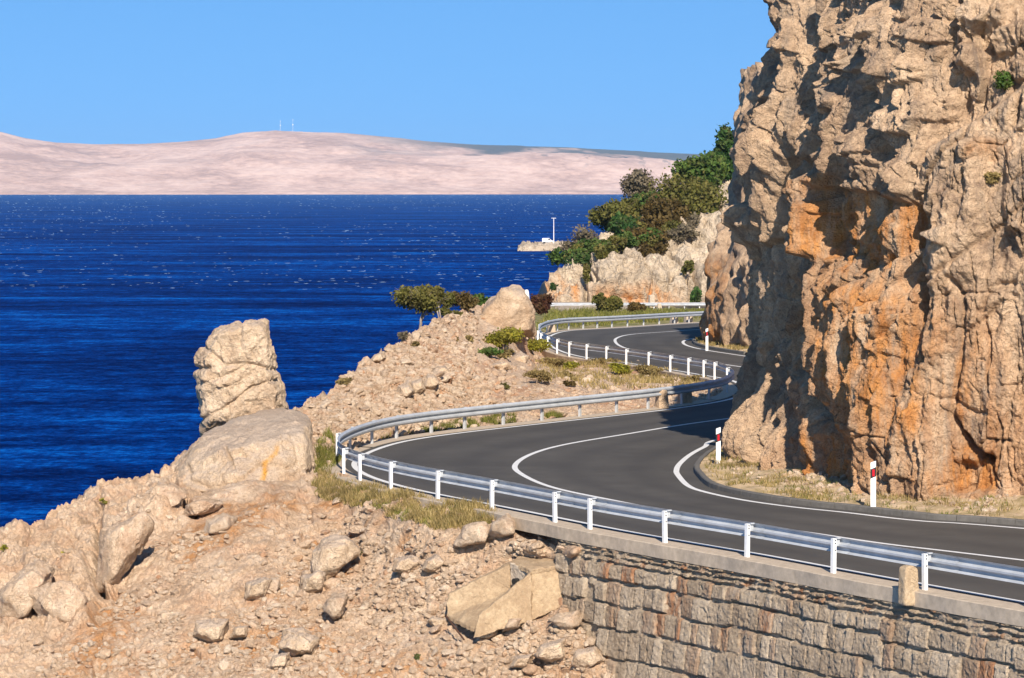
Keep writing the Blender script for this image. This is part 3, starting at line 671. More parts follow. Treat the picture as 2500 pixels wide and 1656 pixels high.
def retaining_wall():
    C = PL[int(.8*SUB):iW+1][::-1]; s0 = arclen(C); L = s0[-1]
    s = np.arange(0,L,.018); s = s[s<26] if L > 26 else s
    P = np.column_stack([np.interp(s,s0,C[:,0]),np.interp(s,s0,C[:,1])]); N = normals2(P)   # reversed walk: right-hand normal faces the open side
    t = np.arange(0,4.4,.018); nx, nt_ = len(s), len(t)
    S = np.repeat(s[None],nt_,0).ravel(); T = np.repeat(t[:,None],nx,1).ravel()
    q = np.column_stack([S,T,np.zeros_like(S)])
    T2 = T+.06*noise3(q*np.array([.4,.2,1]),700)+.025*noise3(q*np.array([2.3,1.2,1]),701)
    sb = np.cumsum(np.r_[0,np.random.default_rng(8).uniform(.9,2.6,40)]); T2 = T2+(np.random.default_rng(9).uniform(-.09,.09,42)[np.searchsorted(sb,S+.12*np.floor(T/.55))])*sstep(.3,.6,T)
    tb = [0,.10,.21,.34]; r_ = np.random.default_rng(3)
    while tb[-1] < 4.6: tb.append(tb[-1]+r_.uniform(.50,.68) if len(tb) > 4 else tb[-1]+.42)
    tb = np.array(tb); row = np.clip(np.searchsorted(tb,T2)-1,0,len(tb)-2)
    d = np.zeros_like(S); tone = np.zeros_like(S); stain = np.zeros_like(S)
    for k in range(len(tb)-1):
        mk = row == k
        if not mk.any(): continue
        small = k < 3; bx = [-.5]
        while bx[-1] < L+1: bx.append(bx[-1]+(r_.uniform(.09,.26) if small else r_.uniform(.24,.62)))
        bx = np.array(bx); ss = S[mk]+.06*(T2[mk]-tb[k])*r_.uniform(-1,1)+.035*noise3(q[mk]*np.array([3,3,1]),710+k)
        ci = np.clip(np.searchsorted(bx,ss)-1,0,len(bx)-2); nb = len(bx)
        ra = r_.random((nb,6)); dl = ss-bx[ci]; dr = bx[ci+1]-ss
        topj = ra[ci,4]*.05; dt = T2[mk]-tb[k]-topj; db = tb[k+1]-T2[mk]-ra[ci,5]*.04
        e = np.minimum(np.minimum(dl,dr)*1.5,np.minimum(dt,db))
        hh = .10*sstep(-.002,.024,e)+.008*sstep(.02,.12,e)
        u = (dl/(dl+dr)-.5); v = (dt/(tb[k+1]-tb[k])-.5)
        blk = (ra[ci,0]-.5)*.07+(ra[ci,1]-.5)*.13*u+(ra[ci,2]-.5)*.09*v
        miss = (ra[ci,3] < .03)
        d[mk] = np.where(miss,-.06,hh+blk*sstep(0,.04,e)); tone[mk] = ra[ci,0]*.7+ra[ci,2]*.6-.15; stain[mk] = np.where(ra[ci,1]>.93,.9,np.where(ra[ci,1]>.75,.35,0))
    mort = sstep(.15,-.1,noise3(q*np.array([.6,1.0,1]),731))
    d = np.maximum(d, .045+.07*mort*sstep(-.3,.3,noise3(q*2.5,732))-.05)
    d += .012*fbm(q*11,4,733,.6)+.014*cells(q*np.array([4.5,4.5,1]),735,1.2,2)[0]+.010*cells(q*np.array([13,13,1]),736,1.2,2)[0]
    d[T < .05] *= .6
    zz = np.repeat(zr(P[:,1])[None],nt_,0).ravel()-.24-T
    pos = np.column_stack([np.repeat(P[None],nt_,0).reshape(-1,2)+np.repeat(N[None],nt_,0).reshape(-1,2)*(.27+.12*T+d)[:,None], zz])
    o = mesh_np('retaining_wall', pos, grid_faces(nt_,nx), M['wallstone'], attrs={'tone':tone,'stain':stain})
    tag(o, 'rough stone retaining wall of squared grey brown blocks carrying the near road edge', 'wall'); return o
retaining_wall()
# ------------------------------------------------------------------ guard rails
PROF = [(.025,.755),(.035,.742),(.09,.70),(.09,.655),(.018,.615),(.018,.575),(.09,.535),(.09,.49),(.035,.448),(.025,.435)]
def sweep_beam(C, z, d0, parent):
    n = normals2(C); pr = PROF+[(a-.007,b_) for a,b_ in PROF[::-1]]; pr.append(pr[0])
    V = np.concatenate([np.column_stack([C+n*(d0+a), z+b_]) for a,b_ in pr])
    return mesh_np('beam', V, grid_faces(len(pr),len(C)), M['rail'], parent, smooth=False)
def post_mesh(h, mat, name='post'):
    bm = bmesh.new(); z0 = -.3; hh = h-z0; zc = (h+z0)/2     # local x along rail, y toward road
    add_box(bm, (0,-.035,zc), (.10,.008,hh)); add_box(bm, (-.046,0,zc), (.008,.062,hh)); add_box(bm, (.046,0,zc), (.008,.062,hh))
    add_box(bm, (-.034,.034,zc), (.03,.007,hh)); add_box(bm, (.034,.034,zc), (.03,.007,hh))
    bmesh.ops.recalc_face_normals(bm, faces=bm.faces); me = bpy.data.meshes.new(name); bm.to_mesh(me); bm.free(); me.materials.append(mat); return me
def spacer_mesh():
    bm = bmesh.new(); add_box(bm, (.005,.085,.66), (.075,.10,.17), bevel=.015); add_box(bm, (.06,.085,.745), (.07,.11,.03), bevel=.008)
    bmesh.ops.recalc_face_normals(bm, faces=bm.faces); me = bpy.data.meshes.new('spacer'); bm.to_mesh(me); bm.free(); me.materials.append(M['rail']); return me
def bolt_mesh():
    bm = bmesh.new(); bmesh.ops.create_cone(bm, cap_ends=True, segments=8, radius1=.014, radius2=.012, depth=.03, matrix=Matrix.Rotation(math.pi/2,4,'Y'))
    me = bpy.data.meshes.new('bolt'); bm.to_mesh(me); bm.free(); me.materials.append(M['bolt']); return me
PM = {'w':post_mesh(.735,M['post']),'g':post_mesh(.70,M['postgrey'])}; SM = spacer_mesh(); BMh = bolt_mesh()
def add_post(root, C, i, zfun, kind, detail):
    n = normals2(C)[i]; ang = math.atan2(n[1],n[0])-math.pi/2
    o = bpy.data.objects.new('post', PM[kind]); COL.objects.link(o); o.parent = root
    o.location = (C[i][0], C[i][1], float(zfun(C[i][1]))); o.rotation_euler = (0,0,ang)
    s = bpy.data.objects.new('spacer', SM); COL.objects.link(s); s.parent = o
    if detail:
        for x_,z_ in ((.062,.70),(.062,.64),(.062,.50)):
            b_ = bpy.data.objects.new('bolt', BMh); COL.objects.link(b_); b_.parent = o; b_.location = (x_,0,z_)
    return o
rail = empty('guardrail'); tag(rail, 'long galvanised guardrail following the S-bend from the near right edge past the second bend', 'guardrail')
sweep_beam(PL[int(.4*SUB):29*SUB], zr(PL[int(.4*SUB):29*SUB,1]), .11, rail)
done = []
for px in (2820,2535,2268,2037,1824,1623,1442,1353,1202,1066,952,879,838):
    i = at_px(px,0,iB1); done.append(i); pt_ = add_post(rail, PL, i, zr, 'w', px > 1000); pt_.rotation_euler.x = R(rnd.uniform(-1.2,1.2)); pt_.rotation_euler.y = R(rnd.uniform(-1.2,1.2))
    q_ = catmull(PL[max(0,i-3):i+2],.05)[:,:2]; jn = sweep_beam(q_, zr(q_[:,1])+.002, .099, rail); jn.name = 'beam_joint'
for px in (818.5,):
    add_post(rail, PL, iB1+3, zr, 'w', False)
i2 = at_px(1785, iB1, 17*SUB)
for px in (853,908,970,1050,1140,1229,1323,1416,1501,1584,1665,1732,1775):
    add_post(rail, PL, at_px(px,iB1+10,17*SUB), zr, 'g', False)
for px in (1775,1745,1717,1680,1634,1581,1530,1480,1431,1390,1359,1337,1320,1313):
    add_post(rail, PL, at_px(px,17*SUB,24*SUB), zr, 'w', False)
for px in (1316,1336,1361,1390,1422,1458,1495,1532,1570,1608,1646,1682,1718,1755):
    add_post(rail, PL, at_px(px,24*SUB+6,29*SUB), zr, 'g', False)
# far rail
FRX = np.linspace(3.6,24,80); FR = np.column_stack([FRX, 332.5+.06*FRX]); zf = lambda Y: -4.6
fr = empty('guardrail'); tag(fr, 'distant straight guardrail in front of the orange stained headland rock', 'guardrail')
sweep_beam(FR, np.full(80,-4.6), .11, fr)
for k in range(0,80,6): add_post(fr, FR, k, zf, 'w', False)
GX = np.linspace(-4.3,4.0,30); GR = np.column_stack([GX, np.full(30,310.)])
gr_ = empty('guardrail'); tag(gr_, 'short glimpse of guardrail between the red bush and the pointed rock', 'guardrail')
gz = HC-(712*K-HY)/F*310-.3
sweep_beam(GR, np.full(30,gz), .11, gr_)
for k in (2,10,18,26): add_post(gr_, GR, k, lambda Y: gz, 'w', False)
# ------------------------------------------------------------------ rocks from hulls
def icos(sub):
    bm = bmesh.new(); bmesh.ops.create_icosphere(bm, subdivisions=sub, radius=1)
    V = np.array([v.co[:] for v in bm.verts]); Fx = np.array([[v.index for v in f.verts] for f in bm.faces]); bm.free(); return V, Fx
ICO = {s: icos(s) for s in (2,3,4,5,6,7)}
def hull_planes(pts):
    bm = bmesh.new(); [bm.verts.new(p) for p in pts]; bmesh.ops.convex_hull(bm, input=bm.verts)
    bm.faces.ensure_lookup_table(); ns, ds = [], []
    c = np.mean(np.asarray(pts),0)
    for f in bm.faces:
        f.normal_update(); n = np.array(f.normal[:])
        if np.linalg.norm(n) < .5: continue
        d = float(n@(np.array(f.verts[0].co[:])-c))
        if d < 0: n, d = -n, -d
        ns.append(n); ds.append(d)
    bm.free(); return c, np.array(ns), np.array(ds)
def hull_rock(name, pts, sub, label, cat='rock', group=None, mat='boulder', rough=.12, sc=1.0, seed=0, stainfn=None, kind=None, soft=14, extra=None):
    c, ns, ds = hull_planes(pts); Vd, Fx = ICO[sub]
    den = Vd@ns.T; q = np.where(den>1e-4, den/ds[None], 0)
    inv = (q**soft).sum(1)**(1/soft); p = c+Vd/inv[:,None]
    wp = np.column_stack([fbm(p*.5*sc,2,1+seed), fbm(p*.5*sc,2,2+seed), fbm(p*.5*sc,2,3+seed)])
    c1,e1,t1 = cells((p+.3*wp/sc)*.9*sc,seed+21,1.0); c2,e2,t2 = cells((p+.2*wp/sc)*2.6*sc,seed+22,1.1); 
    q_ = p+.2*wp/sc
    d = rough/sc*(2.2*facets(q_*.8*sc,seed+27,1.2)+1.5*facets(q_*2.0*sc,seed+28,1.2)+.75*facets(q_*5*sc,seed+29,1.2)+.36*facets(p*12*sc,seed+30,1.1)+.5*c1-.15*np.exp(-(e1/.04)**2))+.012*fbm(p*9*sc,3,seed+24)/sc
    if extra is not None: d = d+extra(p)
    nrm = Vd*0.5+ (ns[np.argmax(q,1)])*.5; nrm /= np.linalg.norm(nrm,axis=1)[:,None]
    p = p+nrm*d[:,None]
    st = stainfn(p) if stainfn else np.zeros(len(p))
    o = mesh_np(name, p, Fx, M[mat], attrs={'tone':.6*t1+.4*t2,'stain':st}, loc=tuple(c)); tag(o, label, cat, group, kind); return o
def outline_pts(outl, Y, dep, sf=.72, sb=.7, shift=(0,0)):
    pts = []; cx = np.mean([a[0] for a in outl]); cy = np.mean([a[1] for a in outl])
    for x,y in outl:
        pts.append(D(x,y,Y)); pts.append(D(cx+(x-cx)*sf+shift[0],cy+(y-cy)*sf+shift[1],Y-dep)); pts.append(D(cx+(x-cx)*sb,cy+(y-cy)*sb,Y+dep))
    return pts
def dpx(p): return (CX+F*p[:,0]/p[:,1])/K, (HY+F*(HC-p[:,2])/p[:,1])/K
# pillar
pill = [(460,1016),(455,960),(450,900),(444,848),(452,815),(470,785),(490,755),(530,742),(560,735),(600,728),(618,735),(622,760),(636,800),(644,850),(647,900),(652,930),(660,965),(674,1012)]
def pil_extra(p):
    x,y = dpx(p); d = 0
    for line,w,a in (([(470,800),(520,845),(570,840),(640,855)],5,0.060),([(455,890),(520,870),(560,850)],4,0.036),([(455,975),(520,945),(580,900),(640,880)],5,0.072),([(560,740),(555,800),(575,840)],5,0.048),([(445,852),(480,850)],5,.1)):
        d = d-1.6*a*stroke(x,y,line,w)
    return d
hull_rock('rock_pillar', outline_pts(pill,97.5,1.05,.80), 7, 'tall leaning rock pillar standing alone against the blue sea', 'rock', rough=.12, sc=1.15, seed=3, extra=pil_extra, soft=40)
hull_rock('rock', outline_pts([(640,905),(655,915),(668,935),(668,975),(640,985)],98.6,.4), 4, 'small rounded rock tucked behind the foot of the rock pillar', 'rock', rough=.05, sc=2, seed=5)
slab = [D(385,1090,92.5),D(430,1040,92.6),D(480,1000,93.5),D(560,962,95.5),D(648,938,97),D(690,948,97),D(722,975,95),D(728,1060,93),D(726,1120,91),
        D(470,1010,91.6),D(600,1003,91.3),D(690,985,91.6),D(705,1000,91.0),D(715,1115,90.2),D(600,1150,89.2),D(470,1140,89.6),D(410,1130,90.5),D(430,1065,90.8),D(520,1040,90.2)]
def slab_st(p):
    x,y = dpx(p); return np.clip(1.6*stroke(x,y,[(640,1035),(636,1050),(612,1070),(612,1095),(606,1110)],5),0,1)
def slab_ex(p):
    x,y = dpx(p); return -.16*stroke(x,y,[(520,1035),(530,1055),(540,1085)],4)-.12*stroke(x,y,[(430,1080),(440,1110),(480,1130)],8)+.10*stroke(x,y,[(520,1110),(540,1095)],14)
hull_rock('slab_boulder', slab, 7, 'huge flat topped slab boulder with an orange streak leaning below the rock pillar', 'boulder', rough=.06, sc=.7, seed=9, stainfn=slab_st, extra=slab_ex, soft=44)
peak = [(1100,770),(1100,745),(1118,708),(1140,690),(1165,668),(1188,661),(1210,668),(1222,690),(1236,720),(1238,775),(1170,785)]
hull_rock('pointed_rock', outline_pts(peak,150,3.0,.85), 6, 'pale pointed rock on the crest of the scree beside the second bend', 'rock', rough=.12, sc=.55, seed=14, soft=48)
BLD = [
 ([(1045,1262),(1075,1215),(1128,1206),(1135,1235),(1125,1262)],79.6,.5,'pinkish boulder directly below the dry grass by the near rail'),
 ([(1128,1235),(1135,1203),(1170,1190),(1198,1205),(1190,1232),(1160,1245)],79.3,.45,'orange pink boulder at the left end of the concrete edge strip'),
 ([(718,1330),(720,1275),(745,1245),(800,1242),(830,1265),(790,1310),(740,1345)],80.2,.6,'large grey pink tilted block in the middle of the slope'),
 ([(745,1410),(752,1385),(775,1365),(800,1368),(812,1385),(790,1425),(770,1440)],78.9,.4,'cream oval boulder below the large tilted grey block'),
 ([(612,1365),(625,1335),(650,1330),(648,1355),(635,1375)],80.6,.25,'small white stone wedged below brown ledges on the slope'),
 ([(690,1380),(700,1330),(735,1315),(760,1330),(745,1375)],80.3,.4,'brown sloping ledge of rock left of the large tilted grey block'),
 ([(440,1475),(450,1445),(490,1435),(530,1440),(520,1475),(480,1485)],79.2,.4,'flat tan boulder with a dark hollow beneath low on the slope'),
 ([(530,1480),(540,1448),(575,1440),(570,1475)],79.0,.3,'squat brown boulder right of the flat tan boulder'),
 ([(640,1500),(660,1465),(700,1455),(735,1475),(720,1510),(680,1525)],78.2,.45,'blocky grey boulder near the bottom centre of the slope'),
 ([(618,1540),(630,1520),(670,1510),(665,1540),(640,1550)],78.0,.3,'flat stone just below the blocky grey boulder'),
 ([(560,1390),(570,1345),(610,1330),(635,1340),(610,1385)],80.8,.4,'half buried brown rock with a light grey crest mid slope'),
 ([(470,1240),(480,1210),(520,1190),(545,1200),(530,1235)],86.0,.5,'pink boulder leaning at the foot of the huge slab'),
 ([(420,1200),(430,1165),(470,1150),(520,1155),(500,1190)],88.0,.5,'grey boulder lodged under the left corner of the huge slab'),
 ([(300,1180),(340,1140),(400,1110),(440,1130),(420,1175),(340,1210)],89.5,.7,'broken grey outcrop left of the huge slab'),
 ([(228,1370),(225,1215),(260,1195),(330,1180),(350,1230),(290,1300),(262,1370)],85.5,.6,'upright yellowish ledge block with a shaded left edge'),
 ([(0,1440),(-20,1390),(30,1330),(90,1290),(120,1310),(90,1400),(40,1450)],85.0,.7,'smooth orange pink outcrop at the left edge of the frame'),
 ([(60,1400),(70,1360),(110,1340),(190,1350),(215,1390),(190,1450),(110,1440)],83.0,.6,'tilted layered slab low on the left of the slope'),
 ([(60,1520),(70,1500),(100,1490),(95,1515)],79.4,.2,'orange chip of rock near the bottom left corner'),
 ([(975,1320),(985,1290),(1010,1280),(1030,1300),(1010,1330)],79.8,.3,'brownish rock on the slope left of the concrete culvert'),
 ([(905,1320),(915,1290),(950,1280),(975,1300),(950,1330)],80.4,.3,'grey angular rock between the tilted block and the culvert'),
 ([(1100,1475),(1115,1440),(1142,1420),(1150,1470),(1125,1482)],76.2,.2,'dark grey pointed stone standing in front of the culvert'),
 ([(985,1430),(1000,1425),(1030,1430),(1028,1450),(1005,1455)],77.3,.25,'white flat stone at the lower left end of the culvert'),
 ([(1160,1455),(1175,1430),(1205,1425),(1200,1455)],76.0,.25,'orange stone right of the dark pointed stone by the culvert'),
 ([(1320,1530),(1330,1505),(1380,1495),(1400,1525),(1370,1555)],74.6,.35,'cream boulder at the foot of the retaining wall'),
 ([(1230,1520),(1250,1490),(1300,1480),(1310,1510),(1270,1535)],75.0,.35,'pale tan boulder left of the cream boulder by the wall'),
 ([(1180,1545),(1190,1520),(1230,1515),(1225,1545)],75.0,.3,'brown block close to the bottom edge left of the wall'),
 ([(1270,1440),(1290,1415),(1340,1410),(1345,1445),(1300,1455)],75.9,.3,'pink rubble block under the right end of the culvert'),
 ([(1130,855),(1140,840),(1175,835),(1185,852),(1160,860)],133,.5,'low flat tan boulder on the scree below the yellow green bush'),
 ([(1182,845),(1185,825),(1205,815),(1222,825),(1220,842)],137,.45,'rounded grey boulder beside the low flat tan boulder'),
 ([(915,920),(920,895),(945,885),(960,905),(945,925)],109,.35,'dark cornered boulder at the lower left of the rock pile'),
 ([(945,910),(950,880),(975,875),(985,900),(965,920)],110,.35,'angular boulder in the middle of the rock pile'),
 ([(975,900),(985,865),(1010,860),(1020,885),(1000,905)],111.5,.35,'tan boulder at the right of the rock pile on the scree'),
 ([(985,870),(1000,850),(1030,845),(1045,865),(1020,880)],113,.35,'topmost pale boulder of the rock pile on the scree'),
 ([(855,840),(865,820),(885,812),(895,825),(880,842)],118.5,.5,'rounded boulder on the seaward skyline of the scree'),
]
for i,(ol,Y,dep,lab) in enumerate(BLD):
    c = np.array(ol,float); szm = (c[:,0].max()-c[:,0].min())*K*Y/F
    cx_, cb_ = c[:,0].mean(), .75*c[:,1].max()+.25*c[:,1].mean()
    tp_ = (MD if Y > 100 else HS)[4]; Y = float(tp_(np.array([cx_]),np.array([cb_]))[0])+.12*dep
    mt = 'boulder' if i not in (0,1,3,4,11,15,17,22,26) else 'stones'
    if i in (12,13,14,15,16): mt, Y = 'scree', Y+.35*dep
    _r = np.random.default_rng(500+i); _p = np.array(outline_pts(ol,Y,dep,.62)); _p = _p+_r.normal(0,.09*szm,_p.shape)*np.array([.6,1,.6])
    hull_rock('boulder', [tuple(q) for q in _p], 5, lab, 'boulder', 'boulders on the slopes', mat=mt, rough=.075, sc=max(.8,1.3/max(szm,.3)), seed=30+i, soft=44)
# loose stones (stuff)
def scatter_stones(name, pos, N, dens, n, smin, smax, seed, mat, flat=.7, sub=2):
    r = np.random.default_rng(seed); ny, nx = pos.shape[:2]
    w = dens.ravel().astype(float).copy(); w /= w.sum(); idx = r.choice(ny*nx, n, p=w)
    c = pos.reshape(-1,3)[idx]; Vd, Fx = ICO[sub]; T = []
    for k in range(14):
        ns = r.normal(size=(11,3)); ns /= np.linalg.norm(ns,axis=1)[:,None]; ds = r.uniform(.55,1,11)
        q = np.maximum(Vd@ns.T,0)/ds; rr_ = np.minimum(1/((q**18).sum(1)**(1/18)),1.25); T.append(Vd*rr_[:,None])
    T = np.array(T); s = smin*(smax/smin)**(r.random(n)**2.6)
    sc = np.column_stack([s*r.uniform(.7,1.4,n), s*r.uniform(.7,1.3,n), s*r.uniform(.45,.9,n)*flat/.7])
    a, b_ = r.uniform(0,6.28,n), r.normal(0,.45,n)
    L = T[r.integers(0,14,n)]*sc[:,None]
    ca,sa,cb,sb = np.cos(a)[:,None],np.sin(a)[:,None],np.cos(b_)[:,None],np.sin(b_)[:,None]
    x,y,z = L[...,0],L[...,1],L[...,2]; y,z = y*cb-z*sb, y*sb+z*cb; x,y = x*ca-y*sa, x*sa+y*ca
    V = np.stack([x,y,z],-1)+c[:,None]+np.array([0,-.08,.16])*s[:,None,None]
    nv = len(Vd); Fa = (Fx[None]+(np.arange(n)*nv)[:,None,None]).reshape(-1,3)
    tone = np.repeat(r.random(n),nv); st = np.repeat(np.where(r.random(n)>.95,.6,0),nv)
    o = mesh_np(name, V.reshape(-1,3), Fa, M[mat], smooth=False, attrs={'tone':tone,'stain':st}); return o
def hs_dens():
    q = HS[0]; w = .35+np.clip(fbm(q.reshape(-1,3)*.5,3,801).reshape(q.shape[:2])*1.4,-.3,1.5)
    x,y = HS[2],HS[3]
    w += 1.3*np.exp(-((x-880)/200)**2-((y-1330)/80)**2)+1.2*np.exp(-((x-1250)/180)**2-((y-1500)/60)**2)+1.0*np.exp(-((x-560)/260)**2-((y-1520)/60)**2)
    w *= (x>60)*(y<1600)*(1-.75*region(x.ravel(),y.ravel(),[(0,1200),(300,1130),(420,1080),(420,1180),(240,1300),(180,1450),(0,1500)],30).reshape(x.shape))
    w *= 1-.8*((y<1180)&(x<780)); return np.maximum(w,.0)
o = scatter_stones('loose_stones', HS[0], HS[1], hs_dens(), 17000, .012, .125, 5, 'stones'); tag(o,'loose broken stones strewn over the near orange scree slope','stones',kind='stuff')
o = scatter_stones('loose_stones', HS[0], HS[1], hs_dens()**1.5, 420, .06, .20, 15, 'scree', sub=3); tag(o,'fist to head sized broken rocks lying in the near scree','stones',kind='stuff')
def md_dens():
    x,y = MD[2],MD[3]; w = .25+1.2*(x<1100)+.5*np.exp(-((x-1000)/120)**2-((y-900)/40)**2)*4
    w = w*(y>np.where(x<1235,np.interp(x,[a[0] for a in md_top],[a[1] for a in md_top])+4,np.interp(x,[1235,1250,1600],[800,830,880])+2)); w *= np.where(x<800, np.where(y<1000,1,.1),1); return np.maximum(w,0)
o = scatter_stones('loose_stones', MD[0], MD[1], md_dens(), 12000, .03, .19, 6, 'stones'); tag(o,'loose angular rubble covering the mound between the two bends','stones',kind='stuff')
vgp = vg1.reshape(40,-1,3)
o = scatter_stones('loose_stones', vgp, None, np.ones(vgp.shape[:2])*(np.arange(40)[:,None]>7)*(np.arange(40)[:,None]<34), 2600, .012, .11, 8, 'stones'); tag(o,'small fallen stones along the foot of the tall cliff','stones',kind='stuff')
# ------------------------------------------------------------------ vegetation
def leaves_mesh(name, cen, size, mat, parent, seed, loc, up=.3, asp=1.7, tone=None):
    r = np.random.default_rng(seed); n = len(cen)
    a = r.normal(size=(n,3)); a /= np.linalg.norm(a,axis=1)[:,None]
    b_ = r.normal(size=(n,3)); b_[:,2] += up; b_ -= a*(a*b_).sum(1)[:,None]; b_ /= np.linalg.norm(b_,axis=1)[:,None]
    s = size*r.uniform(.6,1.35,n)[:,None]
    V = np.stack([cen-a*s*.5, cen+b_*s*asp*.5, cen+a*s*.5, cen-b_*s*asp*.5],1).reshape(-1,3)
    Fq = np.arange(n*4).reshape(-1,4); t = np.repeat(np.clip((tone if tone is not None else r.random(n)),0,1),4)
    return mesh_np(name, V, Fq, M[mat], parent, smooth=False, attrs={'tone':t}, loc=loc)
def crown_pts(r, blobs, n, hollow=.2):
    out, tn = [], []
    vol = np.array([b_[3]*b_[4]*b_[5] for b_ in blobs])**.67; vol /= vol.sum()
    for k,(x,y,z,rx,ry,rz) in enumerate(blobs):
        m_ = int(n*vol[k]); u = r.normal(size=(m_,3)); u /= np.linalg.norm(u,axis=1)[:,None]
        rad = (hollow+(1-hollow)*r.random(m_))**.6
        p = u*rad[:,None]
        keep = noise3(u*1.9+k*7.3, 900+k)+.42*r.normal(size=m_)*.6 > -.28
        p = p[keep]; out.append(np.array([x,y,z])+p*np.array([rx,ry,rz])*(1+.15*r.normal(size=(len(p),1)))); tn.append(np.clip(.5+.25*(r.random()-.5)*2+.22*r.normal(size=len(p)),0,1))
    return np.vstack(out), np.concatenate(tn)
def plant(name, cat, label, dx, dbase, Y, dw, dh, mat, seed, trunk=.25, leaf=.2, n=2500, bark='bark', nb=7, group=None, z=None, spread=1.0, stems=1, twigs=6):
    m_ = K*Y/F; x,_,zb = D(dx,dbase,Y); h = dh*m_; w = dw*m_; r = np.random.default_rng(seed)
    root = empty(name, (x,Y,zb)); tag(root, label, cat, group)
    ch = h*(1-trunk); blobs = []
    for k in range(nb):
        a = r.uniform(0,6.28); rr = r.uniform(.15,.62)**.7*w*.5*spread
        f = r.uniform(.1,.9); rz_ = ch*r.uniform(.22,.36); rx = w*r.uniform(.20,.34)
        lim = math.sqrt(max(.15,1-(abs(f-.45)/.62)**2))
        blobs.append((math.cos(a)*rr*lim, math.sin(a)*rr*lim, h*trunk+ch*(.12+.7*f), rx, rx, rz_))
    p, t = crown_pts(r, blobs, n)
    p[:,2] = np.maximum(p[:,2], .02*h)
    leaves_mesh('crown' if cat == 'tree' else 'foliage', p+np.array([x,Y,zb]), leaf, mat, root, seed+1, None, tone=t)
    bpy.context.view_layer.update()
    bm = bmesh.new(); tr = max(.03,h*.02)
    for st in range(stems):
        lean_ = np.array([r.normal(0,.12)*w, r.normal(0,.1)*w]) if stems > 1 else np.array([r.normal(0,.04)*w,0])
        top = (lean_[0],lean_[1],h*max(trunk,.3)*1.1)
        add_tube(bm, [(0+st*.05,0,-.3),(top[0]*.4,top[1]*.4,top[2]*.5),top], [tr*1.3,tr,tr*.8], 6)
        for b_ in blobs[st::stems]:
            mid = ((top[0]+b_[0])*.5+r.normal(0,.05)*w,(top[1]+b_[1])*.5,(top[2]+b_[2])*.5)
            add_tube(bm, [top,mid,(b_[0],b_[1],b_[2])], [tr*.65,tr*.45,tr*.2], 5)
            for q in range(twigs):
                e_ = Vector((b_[0]+r.uniform(-1,1)*b_[3]*1.05,b_[1]+r.uniform(-1,1)*b_[4]*1.05,b_[2]+r.uniform(-.2,1.1)*b_[5]))
                add_tube(bm, [mid,(Vector(mid)+e_)*.5+Vector((0,0,.03*h)),e_], [tr*.3,tr*.2,tr*.07], 4)
    tk = bm_obj('trunk' if cat == 'tree' else 'stem', bm, M[bark], root, True)
    for ch_ in root.children:
        if ch_.type == 'MESH' and ch_ is not tk: ch_.location = (-x,-Y,-zb)
    return root
HT = 'trees and shrubs on the headland'
TR = [ # kind, label, x, base, Y, w, h, mat, leafsize, n
 ('tree','dark green tree on the skyline against the left edge of the tall cliff',1690,415,389,66,118,'leaf_dark',.30,3600,.1),
 ('tree','large rounded green tree crowning the headland',1610,455,383,105,100,'leaf_green',.28,5200,.08),
 ('bush','broad olive brown bush below the rounded green tree',1590,548,367,150,140,'leaf_olive',.25,6500,.05),
 ('tree','thin pale loosely leaved tree rising left of the green crown',1470,490,372,70,98,'leaf_grey',.20,1700,.2),
 ('bush','mid green bush between thin pale tree and olive bush',1500,520,369,95,80,'leaf_green',.25,3200,.05),
 ('bush','rust brown round bush in the middle of the headland',1532,560,361,98,100,'leaf_brown',.25,4200,.05),
 ('bush','olive bush left of the thin pale tree above the sea',1415,545,364,110,82,'leaf_olive',.25,4000,.05),
 ('bush','small dark green bush in front of the olive bush',1452,558,359,72,62,'leaf_dark',.25,2600,.05),
 ('bush','grey brown twiggy bush at the seaward end of the headland',1340,606,359,80,84,'leaf_grey',.19,2400,.05),
 ('bush','low spreading green bush on the seaward corner of the headland',1368,612,354.5,100,58,'leaf_green',.23,3000,.03),
 ('bush','low red brown bush under the rust brown round bush',1490,592,356,85,62,'leaf_brown',.23,2800,.05),
 ('bush','narrow dark bush hanging over the shaded rock hollow',1500,620,353,45,60,'leaf_brown',.23,1500,.05),
 ('bush','grey green bush at the right lower corner of the tree belt',1612,545,366,80,62,'leaf_olive',.22,2600,.05),
 ('bush','bright green bush at the upper right of the tree belt',1655,478,377,40,50,'leaf_green',.22,1400,.05),
 ('bush','dark green bush beneath the skyline tree',1660,420,387,60,60,'leaf_dark',.27,2000,.05),
 ('bush','green bush on the corner ledge above the sea',1345,625,352,70,46,'leaf_dark',.22,1800,.05),
 ('shrub','tiny green shrub clinging to the seaward rock edge',1283,680,345,20,28,'leaf_dark',.18,500,.05),
 ('shrub','small green shrub in a crack of the headland face',1592,642,347,26,40,'leaf_olive',.18,600,.05),
 ('shrub','green shrub at the foot of headland beside the orange rock',1608,702,340,28,46,'leaf_dark',.18,800,.05),
 ('shrub','small shrub on the pale rubble close to the cliff edge',1680,545,361,24,34,'leaf_olive',.18,500,.05),
 ('shrub','thin shrub in the left cleft of the headland',1356,662,346,18,50,'leaf_olive',.18,600,.05),
 ('shrub','round olive shrub in front of the distant rail',1402,720,300,58,50,'leaf_olive',.17,2600,.05),
 ('shrub','low brown shrub right of the round olive shrub',1472,724,290,40,28,'leaf_brown',.16,1200,.05),
 ('shrub','dark red leafless shrub just right of the pointed rock',1250,726,262,56,48,'leaf_red',.15,2200,.05),
 ('shrub','thin green shrub behind the left flank of pointed rock',1112,712,240,38,34,'leaf_green',.14,700,.05)]
